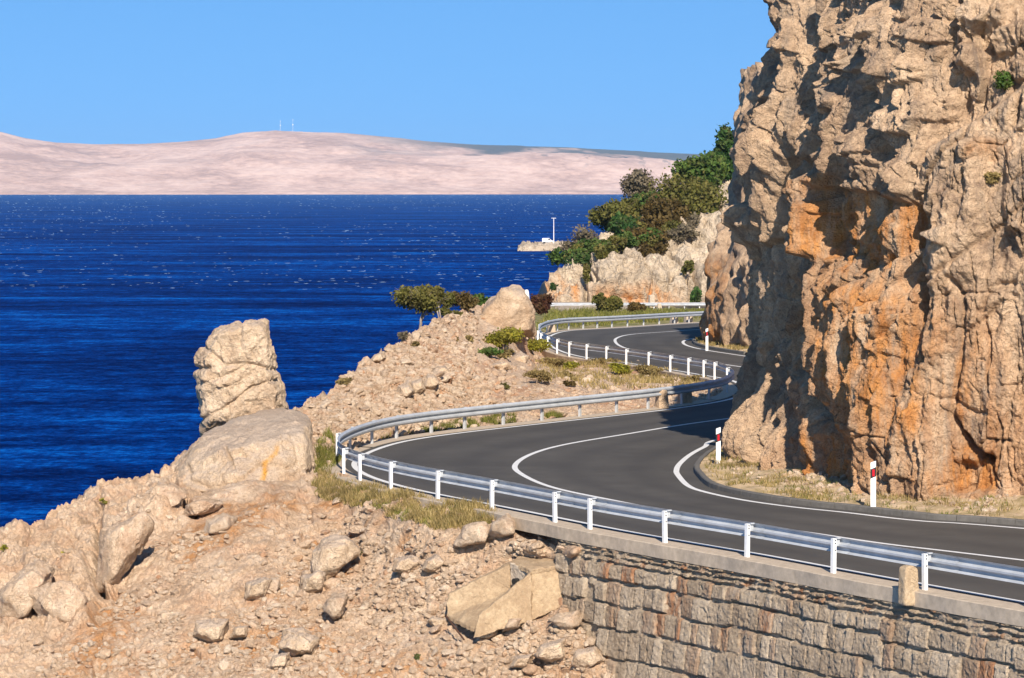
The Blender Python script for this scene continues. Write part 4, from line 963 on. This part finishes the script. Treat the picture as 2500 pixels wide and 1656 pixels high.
for i,(cat,lab,x,b_,Y,w,h,mt,ls,n,tk) in enumerate(TR):
    if Y > 343 and w > 60: w, h, n = w*1.06, h*1.0, n*1.3
    plant(cat, cat, lab, x, b_, Y, w, h, mt, 1000+i*7, tk, ls*1.1, int(n*1.9), nb=13 if w > 60 else 6, group=HT if Y > 343 else None, twigs=4, spread=1.3)
for k in range(16):
    x_ = 1310+22*k; b_ = float(np.interp(x_,[1300,1360,1430,1500,1560,1620,1680],[630,612,572,565,560,520,450]))+rnd.uniform(-16,10); y_ = float(HL[4](np.array([float(x_)]),np.array([b_]))[0])
    plant('bush','bush','low tangled scrub bush filling the gaps of the headland tree belt',x_,b_,y_,rnd.uniform(44,78),rnd.uniform(26,46),rnd.choice(['leaf_olive','leaf_green','leaf_olive','leaf_olive','leaf_grey']),5000+k*9,.03,.22,1500,nb=7,group='low scrub on the headland',twigs=4,spread=1.4)
plant('tree','tree','spreading olive tree with bare forked trunks on the seaward edge of the scree',968,760,136,98,100,'leaf_olive',2001,.36,.085,6500,'barkpale',12,stems=3,twigs=7,spread=1.25)
plant('tree','tree','smaller thin tree behind the spreading olive tree',1018,735,142,62,74,'leaf_olive',2010,.36,.085,3000,'barkpale',8,stems=2,twigs=6,spread=1.2)
plant('bush','bush','reddish brown bush right of the seaward trees',1066,728,146,68,54,'leaf_brown',2020,.05,.08,2600,nb=6)
plant('bush','bush','low dull green bush at the foot of the reddish brown bush',1040,732,144.5,60,22,'leaf_olive',2030,.03,.08,1200,nb=5)
SH = [('bush','large yellow green spreading bush in front of the pointed rock',1165,806,148,120,48,'leaf_yellow',4200),('bush','yellow green bush reaching right to the rail of the second bend',1225,815,150,85,34,'leaf_yellow',2400),
 ('bush','bright green low bush left of the flat tan boulder',1132,826,139,48,22,'leaf_green',1300),('bush','greyish dry bush between yellow green bush and flat boulder',1165,830,138,60,24,'leaf_dry',1300),
 ('bush','yellow rounded bush in the centre of the stony mound',1435,866,140,58,28,'leaf_yellow',1600),('bush','dry tan bush beside the yellow rounded bush',1492,872,138,80,28,'leaf_dry',2200),
 ('shrub','dry shrub near the rail shadow at the tip of the mound',1610,884,137,55,18,'leaf_dry',1200),('shrub','olive tuft at the left of the mound plants',1240,884,127,62,30,'leaf_dry',1800),
 ('shrub','brownish tuft in front of the olive mound plants',1310,880,128,44,22,'leaf_dry',1000),('shrub','small brown tuft lowest among the mound plants',1315,893,126,30,16,'leaf_brown',500),
 ('shrub','yellowish tuft right behind the brownish tuft',1325,856,137,50,20,'leaf_yellow',800),('shrub','dry grassy tuft high on the mound near the rail',1275,848,142,70,22,'leaf_dry',1400),
 ('shrub','long dry tuft along the outside of the second rail',1390,846,148,90,20,'leaf_dry',1500),('shrub','little green weed on bare scree left of the mound plants',1164,902,121,26,16,'leaf_olive',400),
 ('shrub','grey tuft on upper scree left of the yellow green bush',1085,790,138,26,16,'leaf_dry',400),('shrub','dark tuft near the top of the scree slope',1048,790,135,24,14,'leaf_dry',350),
 ('shrub','dry tuft low on the seaward edge of the scree',800,892,112.5,46,20,'leaf_dry',600),('shrub','grey twiggy tuft on the seaward skyline of scree',932,786,125.5,30,22,'leaf_grey',450),
 ('shrub','dry tuft on the slope above the rock pile',960,802,124,22,12,'leaf_dry',300)]
for i,(cat,lab,x,b_,Y,w,h,mt,n) in enumerate(SH):
    Y = float(MD[4](np.array([float(x)]),np.array([float(b_)]))[0])-.15
    plant(cat, cat, lab, x, b_, Y, w, h, mt, 3000+i*5, .02, .055 if Y < 130 else .075, n, nb=7, group='low plants on the scree mound', twigs=2)
CP = [('shrub','green shrub growing on the cliff ledge at the right edge',2320,208,82,60,48,'leaf_green',1600,.4),('shrub','dry cushion plant on a ledge high on the cliff',2290,424,82,55,30,'leaf_dry',1300,.3)]
for i,(cat,lab,x,b_,Y,w,h,mt,n,off) in enumerate(CP):
    qx = (CX+F*cpos[:,0]/cpos[:,1])/K; qy = (HY+F*(HC-cpos[:,2])/cpos[:,1])/K
    cand = (np.hypot(qx-x,qy-b_)<8); yy = float(cpos[cand,1].min()) if cand.any() else Y
    plant(cat, cat, lab, x, b_+4, yy+.05, w, h, mt, 3500+i*5, .02, .05, n, nb=6, twigs=2)
NW = [('weed','yellow green weed on the left outcrop above its lower ledge',148,1338,83.8,36,34,'leaf_yellow',500),('weed','small yellow weed on the left edge of the slope',10,1275,87.0,24,18,'leaf_yellow',200),
 ('weed','small green weed higher on the left outcrop',152,1290,86.3,30,14,'leaf_yellow',220),('weed','dark green weed below the top of the left outcrop',175,1318,85.2,30,14,'leaf_green',220),
 ('weed','yellow tuft on the seaward crest of the left outcrop',240,1165,89.6,24,14,'leaf_yellow',180),('weed','green sprig near the bottom edge beside rubble',965,1532,77.0,14,22,'leaf_green',120),('weed','small green weed below the dry grass clump',830,1283,82.4,16,12,'leaf_green',120),
 ('weed','green leafy weed left of the white post at the cliff foot',2055,1150,83.4,60,22,'leaf_yellow',900),('weed','dry leafy weed just beside the white post at the cliff foot',2100,1155,83.2,60,26,'leaf_dry',900)]
for i,(cat,lab,x,b_,Y,w,h,mt,n) in enumerate(NW):
    if x < 1300: Y = float(HS[4](np.array([float(x)]),np.array([float(b_)]))[0])-.12
    plant(cat, cat, lab, x, b_, Y, w, h, mt, 3800+i*5, .02, .035, n, nb=5, twigs=1)
def grass(name, pts, hgt, wid, mat, seed, label, lean=.35):
    r = np.random.default_rng(seed); n = len(pts); a = r.uniform(0,6.28,n); h = hgt*r.uniform(.5,1.25,n)
    dirx = np.column_stack([np.cos(a),np.sin(a),np.zeros(n)]); ln = np.column_stack([r.normal(0,lean,n),r.normal(0,lean,n),np.ones(n)]); ln /= np.linalg.norm(ln,axis=1)[:,None]
    w = wid*r.uniform(.6,1.4,n)[:,None]; mid = pts+ln*(h*.55)[:,None]; tip = pts+ln*h[:,None]+np.column_stack([r.normal(0,.15,n),r.normal(0,.15,n),-.1*np.ones(n)])*h[:,None]
    V = np.stack([pts-dirx*w,pts+dirx*w,mid+dirx*w*.7,mid-dirx*w*.7,tip],1).reshape(-1,3)
    k = np.arange(n)[:,None]*5; Q = k+np.array([[0,1,2,3]]); T = k+np.array([[3,2,4]])
    o = mesh_np(name, V, [Q,T], M[mat], smooth=False, attrs={'tone':np.repeat(np.clip(.5+.3*r.normal(size=n),0,1),5)}); tag(o, label, 'grass', kind='stuff'); return o
def pick(S, poly, n, seed, clump=1.2, thr=-.1):
    pos, QX, QY = S[0], S[2], S[3]; mk = inside(QX.ravel(),QY.ravel(),poly); p = pos.reshape(-1,3)[mk]
    p = p[fbm(p*clump,2,seed) > thr]; r = np.random.default_rng(seed); p = p[r.integers(0,len(p),n)]
    return p+r.normal(0,.02,(n,3))*np.array([1,1,0])
gp = [(720,1125),(745,1105),(800,1115),(860,1130),(1000,1160),(1140,1188),(1155,1205),(1080,1222),(1000,1218),(930,1200),(860,1175),(790,1165),(740,1150)]
grass('dry_grass', pick(HS,gp,9000,41,1.5,-.25), .26, .009, 'grass_dry', 42, 'dry yellow grass fringe along the outside of the near concrete edge')
grass('green_grass', pick(HS,gp,2200,44,2.5,.15), .15, .009, 'grass_green', 45, 'greener grass tufts mixed into the near dry fringe')
grass('dry_grass', pick(MD,[(728,1105),(735,1020),(760,1000),(800,1040),(776,1090)],1600,47,1.,-.3), .3, .010, 'grass_green', 48, 'yellow green grass between slab boulder and the first bend rail')
grass('dry_grass', pick(MD,[(870,1040),(870,1022),(1000,990),(1250,955),(1300,955),(1300,972),(1000,1006)],3000,50,.8,-.0), .24, .010, 'grass_green', 51, 'thin grass line along the outside of the far arm of the first bend')
grass('dry_grass', pick(MD,[(1220,870),(1260,840),(1400,838),(1560,862),(1640,885),(1560,905),(1350,895)],6000,53,.6,.05), .28, .014, 'grass_dry', 54, 'sparse dry grass over the stony mound inside the second bend')
def verge_pts(V, m_, n, r0, r1, seed, c0=0, c1=None, thr=-.1):
    q = V.reshape(40,-1,3)[r0:r1,c0:c1].reshape(-1,3); q = q[fbm(q*.9,2,seed)>thr]; r = np.random.default_rng(seed); return q[r.integers(0,len(q),n)]+r.normal(0,.02,(n,3))*np.array([1,1,0])
grass('verge_grass', verge_pts(vg1,40,4200,2,20,61,0,None,.12), .16, .009, 'grass_dry', 62, 'short dry grass on the verge under the tall cliff')
grass('verge_grass', verge_pts(vg1,40,1800,2,24,63,0,None,.2), .14, .009, 'grass_green', 64, 'green weeds and grass on the verge under the tall cliff')
grass('verge_grass', verge_pts(vg2,40,3500,2,26,65), .2, .015, 'grass_dry', 66, 'dry grass on the small verge under the second spur')
grass('bank_grass', pick(BK,[(1240,760),(1275,718),(1640,720),(1700,735),(1500,748),(1300,758)],7000,67,.25,-.1), .5, .03, 'grass_green', 68, 'long green grass on the bank below the distant rail')
# ------------------------------------------------------------------ roadside things
def delineator(px, py, Y=None, h=1.0, lab=''):
    p = G(px,py,.24 if px > 2000 else .14) if Y is None else np.array([(px-CX)/F*Y,Y]); z = HC-(py-HY)/F*p[1]
    x,y = float(p[0]),float(p[1]); root = empty('delineator_post', (x,y,z)); tag(root, lab, 'road post', 'red and white roadside delineator posts')
    def sec(w,d): return [(-w*.5,-d*.4),(w*.5,-d*.4),(w*.42,d*.35),(0,d*.6),(-w*.42,d*.35)]
    def body(zlow, zhigh, w, d, sl0, sl1, name, mat, par):
        bm = bmesh.new(); s = sec(w,d)
        a = [bm.verts.new((u,v,zlow+sl0*u)) for u,v in s]; b_ = [bm.verts.new((u,v,zhigh+sl1*u)) for u,v in s]
        bm.faces.new(a[::-1]); bm.faces.new(b_)
        for i in range(5): bm.faces.new((a[i],a[(i+1)%5],b_[(i+1)%5],b_[i]))
        return bm_obj(name, bm, mat, par)
    body(-.25,h,.13,.11,0,.35,'body',M['white'],root)
    bd = body(h*.615,h*.845,.137,.117,.45,.45,'black_band',M['black'],root)
    bm = bmesh.new(); add_box(bm,(.005,-.052,h*.73),(.062,.01,h*.17),bevel=.003); bm_obj('reflector', bm, M['red'], bd)
    root.rotation_euler = (0,0,R(-6)); return root
delineator(2132,1227,None,1.0,'white red and black road post standing nearest below the cliff')
delineator(1754,1131,None,1.0,'white road post at the inside of the first bend in cliff shadow')
delineator(1726,850,None,1.0,'distant white road post in front of the orange second spur')
def stone_post(dx, dy, w, h, mat, lab, taper=.9, Y=None, group='stone edge bollards', zoff=0):
    if Y is None: p = G(dx*K,dy*K); x,y,z = float(p[0]),float(p[1]),float(zr(p[1]))
    else: x,y,z = D(dx,dy,Y)
    Vd, Fx = ICO[5]
    e = 10.0
    rr = 1/((np.abs(Vd[:,0])**e+np.abs(Vd[:,1])**e+np.abs(Vd[:,2])**e)**(1/e)); P = Vd*rr[:,None]
    t = (P[:,2]+1)/2; k = 1+(taper-1)*t
    P = P*np.column_stack([w/2*k,w/2*.85*k,np.full(len(P),h/2+.1)]); P[:,2] += h/2-.1
    P[:,2] += np.where(t>.5,.06*(1-(P[:,0]/(w/2))**2),0)
    P += .012*np.column_stack([fbm(P*7,3,1),fbm(P*7,3,2),fbm(P*7,3,3)])
    o = mesh_np('stone_bollard', P, Fx, M[mat], attrs={'tone':np.full(len(P),.5),'stain':np.zeros(len(P))}); o.location = (x,y,z+zoff); tag(o, lab, 'bollard', group)
    o.rotation_euler = (0,0,R(25)); return o
_bp = offset(PL,-.40)[at_px(2262,0,iB1)]; stone_post(((CX+F*_bp[0]/_bp[1])/K),((HY+F*(HC+.06)/_bp[1])/K),.34,.53,'concrete_yel','squat weathered stone bollard on top of the retaining wall',Y=float(_bp[1]))
stone_post(1530,944,.46,.62,'boulder','shaded stone bollard behind the rail at the edge of cliff shadow',.75)
stone_post(1583,933,.50,.60,'boulder','larger shaded stone bollard next right along the shadowed rail',.8)
stone_post(1558,748,.55,.55,'concrete','pale stone bollard left of its pair under the second bend rail',.75)
stone_post(1591,746,.58,.6,'concrete','pale stone bollard nearest the orange spur under the second bend rail',.75)
stone_post(1346/K,768,.5,.4,'concrete','low white stone at the outside of the second bend',.75)
stone_post(1524,721,.7,.75,'concrete','pointed pale stone below the distant rail',.4,Y=318)
stone_post(1506,708,.6,1.1,'concrete','square pale stone bollard standing behind the distant rail',.9,Y=333.6)
stone_post(1217,694,.30,.42,'paint','small white stone showing beside the right shoulder of the pointed rock',.5,Y=150.5)
_tp = [(x,y,gz-.12) for x,y in ((-4.8,307),(5,307),(14,330),(8,345),(-3,340))]+[(x,y,SEA-2) for x,y in ((-11,300),(6,296),(16,330),(10,350),(-9,350))]
_o = hull_rock('coastal_slope', _tp, 5, None, None, None, mat='headland', rough=.02, sc=.3, seed=77, soft=60, kind='structure')
# culvert
def C2(x,y,Y): return W(800+x/2.39,1000+y/2.39,Y)
cv = empty('culvert', C2(1190,1100,77.2)); cvl = Vector(cv.location)
tag(cv, 'yellowish concrete culvert outlet with a sloping chute left of the retaining wall', 'culvert')
def cpart(name, polys, mat, bevel=.012):
    bm = bmesh.new()
    for poly, d in polys: prism(bm, [Vector(p)-cvl for p in poly], d)
    bmesh.ops.recalc_face_normals(bm, faces=bm.faces)
    if bevel: bmesh.ops.bevel(bm, geom=list(bm.edges), offset=bevel, segments=1, affect='EDGES')
    for _ in range(5):
        es = [e for e in bm.edges if e.calc_length() > .07]
        if es: bmesh.ops.subdivide_edges(bm, edges=es, cuts=1, use_grid_fill=True)
    bmesh.ops.triangulate(bm, faces=bm.faces)
    vs_ = list(bm.verts); P_ = np.array([v.co[:] for v in vs_]); n_ = np.column_stack([fbm(P_*4+k*9,4,860+k,.6) for k in range(3)])*.022+np.column_stack([facets(P_*7+k*9,870+k) for k in range(3)])*.03
    for v, q in zip(vs_, n_): v.co += Vector(q)
    return bm_obj(name, bm, mat, cv)
cpart('headwall', [([C2(1190,940,76.6),C2(1468,885,76.9),C2(1395,1140,76.4),C2(1190,1230,76.2)],(0,1.3,0))], M['concrete_yel'])
cpart('top_slab', [([C2(1062,892,77.6),C2(1190,938,76.55),C2(1472,884,76.85),C2(1310,800,79.2),C2(1190,795,79.6)],(0,0,-.10))], M['concrete_yel'])
cpart('side_wall', [([C2(1186,948,76.5),C2(1192,1235,76.1),C2(850,1335,75.6),C2(880,1205,75.9)],(0,.22,.0))], M['concrete_yel'])
cpart('wing_wall', [([C2(1062,900,77.5),C2(1066,1120,77.2),C2(740,1230,77.2),C2(694,1205,77.3),C2(697,1085,77.6)],(.05,.28,.03))], M['concrete_yel'])
cpart('chute_floor', [([C2(1060,1060,77.3),C2(1190,1010,76.9),C2(1120,1190,76.2),C2(880,1290,75.8),C2(700,1205,77.2)],(0,0,-.1))], M['concrete_yel'])
cpart('end_wall', [([C2(1064,896,77.45),C2(1188,942,76.75),C2(1188,1000,76.75),C2(1066,1080,77.45)],(.05,.10,0))], M['concrete'])
bm = bmesh.new(); c = Vector(C2(1100,1003,77.15))-cvl
nrm = Vector((-.75,-.66,0)); bmesh.ops.create_cone(bm, cap_ends=True, segments=20, radius1=.075, radius2=.075, depth=.16, matrix=Matrix.Translation(c) @ nrm.to_track_quat('Z','Y').to_matrix().to_4x4())
bm_obj('pipe_mouth', bm, M['dark'], cv)  # solid plug; near-black colour stands in for shade inside the pipe
bm = bmesh.new(); add_tube(bm, [C2(692,1205,76.8),C2(740,1270,76.3),C2(795,1342,75.8)], .022, 6)
tag(bm_obj('steel_bar', bm, M['rust']), 'rusty dark steel bar sticking out at the culvert lower left end', 'metal bar')
# ------------------------------------------------------------------ breakwater, van, lamp
YB = 1418.
def disp_rocks(V, s, seed): return V
bx0, bx1 = D(1196,575,YB)[0], D(1345,575,YB)[0]+80
nx, nt_ = 620, 60; u = np.linspace(0,1,nx); th = np.linspace(0,math.pi,nt_)
U,T_ = np.meshgrid(u,th); hh = 3.2*np.minimum(1,(U*38)**.5)
pos = np.stack([bx0+(bx1-bx0)*U, YB+10-np.cos(T_)*-0-13*np.cos(T_), SEA-.6+ (np.sin(T_)**.55)*(hh+.6)],-1).reshape(-1,3)
c1,e1,t1 = cells(pos*np.array([.55,.4,.6]),950,1.1)
pos[:,2] += c1*1.1; pos[:,1] += c1*.8
o = mesh_np('breakwater', pos, grid_faces(nt_,nx), M['headland'], attrs={'tone':t1,'stain':np.zeros(len(pos))}); tag(o,'low rocky breakwater jutting into the sea left of the headland','breakwater')
vx,vy,vz = D(1266,564,YB+6); vz = SEA+3.3
van = empty('van',(vx,vy,vz)); tag(van,'tiny white van parked on the breakwater beside the lamp post','van')
bm = bmesh.new()
prof = [(-2.4,.35),(-2.4,2.0),(-2.2,2.15),(.7,2.15),(1.5,1.25),(2.4,1.05),(2.5,.35)]
prism(bm, [(x,-.9,z) for x,z in prof], (0,1.8,0)); bmesh.ops.bevel(bm, geom=list(bm.edges), offset=.08, segments=2, affect='EDGES'); bm_obj('body', bm, M['vanpaint'], van)
bm = bmesh.new(); prism(bm, [(.2,-.915,1.3),(.2,-.915,1.95),(.75,-.915,1.95),(1.3,-.915,1.3)], (0,.03,0)); bm_obj('window', bm, M['glass'], van)
for wx in (-1.6,1.6):
    bm = bmesh.new(); bmesh.ops.create_cone(bm, cap_ends=True, segments=16, radius1=.36, radius2=.36, depth=1.9, matrix=Matrix.Translation((wx,0,.36)) @ Matrix.Rotation(math.pi/2,4,'X')); bm_obj('wheel', bm, M['tyre'], van)
lx,ly,_ = D(1280,560,YB+4); lamp = empty('lamp_post',(lx,ly,SEA+2.8)); tag(lamp,'slender white lamp post on the breakwater beside the van','lamp post')
bm = bmesh.new(); add_tube(bm,[(0,0,-1),(0,0,5),(0,0,11.4)],[.2,.16,.12],8); bm_obj('pole',bm,M['white'],lamp)
bm = bmesh.new(); add_box(bm,(-.55,0,11.35),(1.0,.35,.18),bevel=.04); add_box(bm,(.55,0,11.35),(1.0,.35,.18),bevel=.04); bm_obj('lamp_head',bm,M['white'],lamp)
# ------------------------------------------------------------------ island
YI = 11000.
isl_sil = [(-700,250),(-300,300),(-60,300),(0,305),(60,320),(130,330),(220,334),(330,333),(420,328),(500,320),(560,308),(640,303),(720,306),(800,308),(900,318),(1000,328),(1100,335),(1200,338),(1300,341),(1400,346),(1500,352),(1600,356),(1700,360),(2000,368),(2700,380)]
nx, ny = 1300, 260
qx = np.linspace(-700,2700,nx); t = np.linspace(0,1,ny)
ts = sstep(0,1,t)
Yg = YI+np.interp(qx,[-700,0,1500,2700],[-250,-100,350,500])[None]+t[:,None]*2000
zt = HC-(np.interp(qx,[a[0] for a in isl_sil],[a[1] for a in isl_sil])*K-HY)/F*(Yg[-1])
X = (qx[None]*K-CX)/F*Yg
P = np.stack([X,Yg,np.zeros_like(X)],-1).reshape(-1,3)
wp = fbm(P*.0012,2,1001)
# bluff: the right part rises fast to a plateau edge, the left part rolls
pl_ = sstep(700,1150,qx)[None]
prof_l = .03*sstep(0,.02,t)+.49*sstep(0,.45,t)+.48*sstep(.3,1,t)
prof_r = .04*sstep(0,.02,t)+.70*sstep(0,.42,t)+.26*sstep(.42,1,t)
pr = prof_l[:,None]*(1-pl_)+prof_r[:,None]*pl_
Z = SEA+(zt[None]-SEA)*pr
tt = np.repeat(t[:,None],nx,1)
gl = (ridged(np.column_stack([P[:,0]*.0022+wp*.4, P[:,1]*.0009, P[:,2]]),4,1003)).reshape(ny,nx)
Z += (5*gl+16*fbm(P*np.array([.0018,.0014,0]),5,1005).reshape(ny,nx))*np.sin(np.pi*np.clip(tt*1.0,0,1))*1.2
Z += (9*facets(np.column_stack([P[:,0]*.0045+wp,P[:,1]*.0022,0*wp]),1015,1.2)+5*facets(P*np.array([.012,.006,0]),1016,1.2)).reshape(ny,nx)*np.sin(np.pi*np.clip(tt,0,1))+2.5*fbm(P*.010,4,1007).reshape(ny,nx)*sstep(0,.05,tt)*sstep(1.02,.9,tt)
Z[0] = SEA-2
veg = sstep(.45,.56,tt+.10*fbm(P*.0035,4,1009).reshape(ny,nx))*pl_*sstep(-.55,.25,fbm(np.column_stack([P[:,0]*.004,P[:,1]*.0015,P[:,2]]),5,1011).reshape(ny,nx)+.55*sstep(.6,.95,tt)+.2*sstep(1200,1600,np.repeat(qx[None],ny,0)))
spk = (fbm(P*np.array([.02,.008,0]),3,1013).reshape(ny,nx) > .62)*sstep(.2,.4,tt)*sstep(1150,1300,qx)[None]*.6
P[:,2] = Z.ravel()
back = P.reshape(ny,nx,3)[-1:].copy(); back[...,1] += 900; back[...,2] = SEA-2
m, nt, b = nmat('island_karst'); v = coords(nt)
n1 = noise_n(nt, v, .0035, 8, .62); n2 = noise_n(nt, v, .03, 5, .7)
s_ = math_n(nt,'ADD', math_n(nt,'MULTIPLY',n1,.6), math_n(nt,'MULTIPLY',n2,.4))
c = ramp(nt, [(.40,(.44,.285,.215)),(.5,(.63,.425,.325)),(.60,(.77,.55,.43))], s_).outputs[0]
v2 = coords(nt,(.35,.7,3)); bl = ramp(nt,[(.56,(0,0,0)),(.70,(1,1,1))], noise_n(nt, v2, .006, 6, .65)).outputs[0]
c = mixc(nt, math_n(nt,'MULTIPLY',bl,.5), c, (.30,.23,.20))
c = mixc(nt, math_n(nt,'MULTIPLY',attr(nt,'veg'),.9), c, (.055,.085,.085))
nt.links.new(c, b.inputs['Base Color']); b.inputs['Roughness'].default_value = .95; nt.links.new(bump_n(nt, n2, 6, .7), b.inputs['Normal']); M['island'] = m
o = mesh_np('island_hills', np.concatenate([P, back.reshape(-1,3)]), grid_faces(ny+1,nx), M['island'], attrs={'veg':np.concatenate([np.clip(veg+spk,0,1).ravel(),np.zeros(nx)])}); tag(o, kind='structure')
def mast(dx, dtop, lab):
    i = int(np.argmin(np.abs(qx-dx))); x,y,z = P.reshape(ny,nx,3)[-1,i]; h = (303-dtop)*K*y/F
    root = empty('radio_mast',(x,y,z)); tag(root, lab, 'radio mast', 'masts on the island hilltop')
    bm = bmesh.new()
    for a in range(3):
        ca, sa = math.cos(a*2.094), math.sin(a*2.094); add_tube(bm, [(2.0*ca,2.0*sa,-3),(.35*ca,.35*sa,h)], [.15,.08], 5)
    for k in range(8):
        zz = h*k/8; rr = 2.0-1.65*k/8; pts = [(rr*math.cos(a*2.094),rr*math.sin(a*2.094),zz) for a in (0,1,2,0)]; add_tube(bm, pts, .2, 4)
    bm_obj('tower', bm, M['white'], root)
    bm = bmesh.new(); add_tube(bm, [(0,0,h*.55),(0,0,h*.62)], 2.4, 10); add_tube(bm,[(0,0,h*.95),(0,0,h*1.06)],.8,8); bm_obj('antenna', bm, M['white'], root)
mast(648,280,'left white radio mast on the island hilltop'); mast(678,276,'right lattice radio mast on the island hilltop')
# ------------------------------------------------------------------ sea
rows_y = np.concatenate([np.linspace(30,400,40),np.geomspace(410,13500,160)]); cols = np.linspace(-1,1,60)
V = np.array([[c_*(600+.32*y),y,SEA] for y in rows_y for c_ in cols])
m, nt, b = nmat('sea_water')
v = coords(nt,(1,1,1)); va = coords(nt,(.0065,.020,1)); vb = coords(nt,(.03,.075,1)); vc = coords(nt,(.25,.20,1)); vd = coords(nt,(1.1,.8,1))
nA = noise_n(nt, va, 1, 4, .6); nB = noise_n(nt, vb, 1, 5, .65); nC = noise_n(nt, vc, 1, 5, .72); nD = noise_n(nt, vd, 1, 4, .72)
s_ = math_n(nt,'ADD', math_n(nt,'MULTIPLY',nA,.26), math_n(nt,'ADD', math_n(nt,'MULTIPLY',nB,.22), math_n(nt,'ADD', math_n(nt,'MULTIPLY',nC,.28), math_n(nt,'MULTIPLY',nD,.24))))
c = ramp(nt, [(.40,(.0003,.005,.040)),(.465,(.0005,.014,.095)),(.515,(.0008,.034,.20)),(.56,(.0018,.090,.40)),(.62,(.006,.21,.62))], s_).outputs[0]  # ripple glints and wind-streak reflections painted into the base colour
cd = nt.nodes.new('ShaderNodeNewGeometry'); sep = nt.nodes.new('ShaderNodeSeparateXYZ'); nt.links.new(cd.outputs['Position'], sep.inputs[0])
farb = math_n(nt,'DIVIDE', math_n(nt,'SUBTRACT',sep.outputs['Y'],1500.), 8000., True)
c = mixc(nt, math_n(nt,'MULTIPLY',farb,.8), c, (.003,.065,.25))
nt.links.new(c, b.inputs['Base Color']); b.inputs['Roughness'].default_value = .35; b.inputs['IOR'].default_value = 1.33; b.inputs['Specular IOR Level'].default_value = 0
k = bump_n(nt, nC, 1.2, .8); k = bump_n(nt, nD, .35, .8, k); nt.links.new(k, b.inputs['Normal']); M['sea'] = m
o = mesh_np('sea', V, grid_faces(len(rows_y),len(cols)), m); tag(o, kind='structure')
r = np.random.default_rng(77); n = 7000
py_ = 477+230*r.random(n)**3.2; Yf = 28*F/(py_-HY); xf = (r.uniform(-1.25,1.25,n)*1250)/F*Yf
keep = fbm(np.column_stack([xf*.004,Yf*.0012,0*xf]),2,1201)+.5*r.random(n) > .05; py_,Yf,xf = py_[keep],Yf[keep],xf[keep]; n = len(xf)
ln = .4+1.7*r.random(n)**2*(Yf/4000)**.5; ht = r.uniform(.08,.42,n)*np.clip(Yf/5000,.25,1.3)
seg = 7; u = np.linspace(-1,1,seg); V = []
arch = (1-u**2)**.7
for k_, (dy,hz_) in enumerate(((-.9,0),(0,1),(1.1,.15),(1.6,0))):
    yy = Yf[:,None]+dy*ht[:,None]*1.6+.25*ln[:,None]*(u[None]**2)*r.uniform(-.5,.8,n)[:,None]; zz = SEA-.02+hz_*ht[:,None]*arch[None]*(.8+.4*r.random((n,seg)))
    V.append(np.stack([xf[:,None]+u[None]*ln[:,None],yy,zz],-1))
V = np.stack(V,1).reshape(n,-1,3); fb = grid_faces(4,seg)
o = mesh_np('sea_foam', V.reshape(-1,3), (fb[None]+(np.arange(n)*4*seg)[:,None,None]).reshape(-1,4), plain('foam',(.26,.40,.55),.9,var=.4,sc=.05)); tag(o,'white foam crests flecking the windy far water','foam',kind='stuff')
bm = bmesh.new(); add_box(bm, (0,7500,115), (14000,15200,276)); hz = bm_obj('haze', bm); tag(hz, kind='stuff')
m = bpy.data.materials.new('haze'); m.use_nodes = True; nt = m.node_tree; nt.nodes.remove(nt.nodes['Principled BSDF'])
pv = nt.nodes.new('ShaderNodeVolumePrincipled'); pv.inputs['Color'].default_value = (.42,.68,1,1); pv.inputs['Density'].default_value = 2.8e-5; pv.inputs['Anisotropy'].default_value = 0
nt.links.new(pv.outputs[0], nt.nodes['Material Output'].inputs['Volume']); hz.data.materials.append(m)
# ------------------------------------------------------------------ light, sky, camera
SUN_AZ, SUN_EL = 173.5, 33.0     # degrees clockwise from +Y
w = bpy.data.worlds.new('World'); scene.world = w; w.use_nodes = True; nt = w.node_tree
bg = nt.nodes['Background']; bg.inputs['Strength'].default_value = .094
sk = nt.nodes.new('ShaderNodeTexSky'); sk.sky_type = 'NISHITA'; sk.sun_disc = False
sk.sun_elevation = R(SUN_EL); sk.sun_rotation = R(SUN_AZ); sk.air_density = 1.0; sk.dust_density = .2; sk.ozone_density = 4.0
tc = nt.nodes.new('ShaderNodeTexCoord'); mp = nt.nodes.new('ShaderNodeVectorMath'); mp.operation = 'ADD'; mp.inputs[1].default_value = (0,0,.22)
nz = nt.nodes.new('ShaderNodeVectorMath'); nz.operation = 'NORMALIZE'
nt.links.new(tc.outputs['Generated'], mp.inputs[0]); nt.links.new(mp.outputs[0], nz.inputs[0]); nt.links.new(nz.outputs[0], sk.inputs['Vector'])
hs = nt.nodes.new('ShaderNodeHueSaturation'); hs.inputs['Saturation'].default_value = 1.22; hs.inputs['Value'].default_value = 1.0
nt.links.new(sk.outputs[0], hs.inputs['Color']); nt.links.new(hs.outputs[0], bg.inputs['Color'])
sd = Vector((math.sin(R(SUN_AZ))*math.cos(R(SUN_EL)), math.cos(R(SUN_AZ))*math.cos(R(SUN_EL)), math.sin(R(SUN_EL))))
ld = bpy.data.lights.new('sun','SUN'); ld.energy = 4.4; ld.angle = R(.53); ld.color = (1,.895,.765)
lo = bpy.data.objects.new('sun', ld); COL.objects.link(lo); lo.rotation_euler = (-sd).to_track_quat('-Z','Y').to_euler(); lo.location = sd*200
cam = bpy.data.cameras.new('camera'); co = bpy.data.objects.new('camera', cam); COL.objects.link(co)
co.location = (0,0,HC); co.rotation_euler = (R(90),0,0); cam.sensor_width = 36; cam.lens = F/2500*36; cam.shift_y = -(828-HY)/2500
cam.clip_start = 1; cam.clip_end = 40000; scene.camera = co
vs = scene.view_settings; vs.view_transform = 'Standard'; vs.look = 'None'; vs.exposure = .75; vs.gamma = 1
scene.cycles.max_bounces = 6; scene.cycles.use_denoising = True
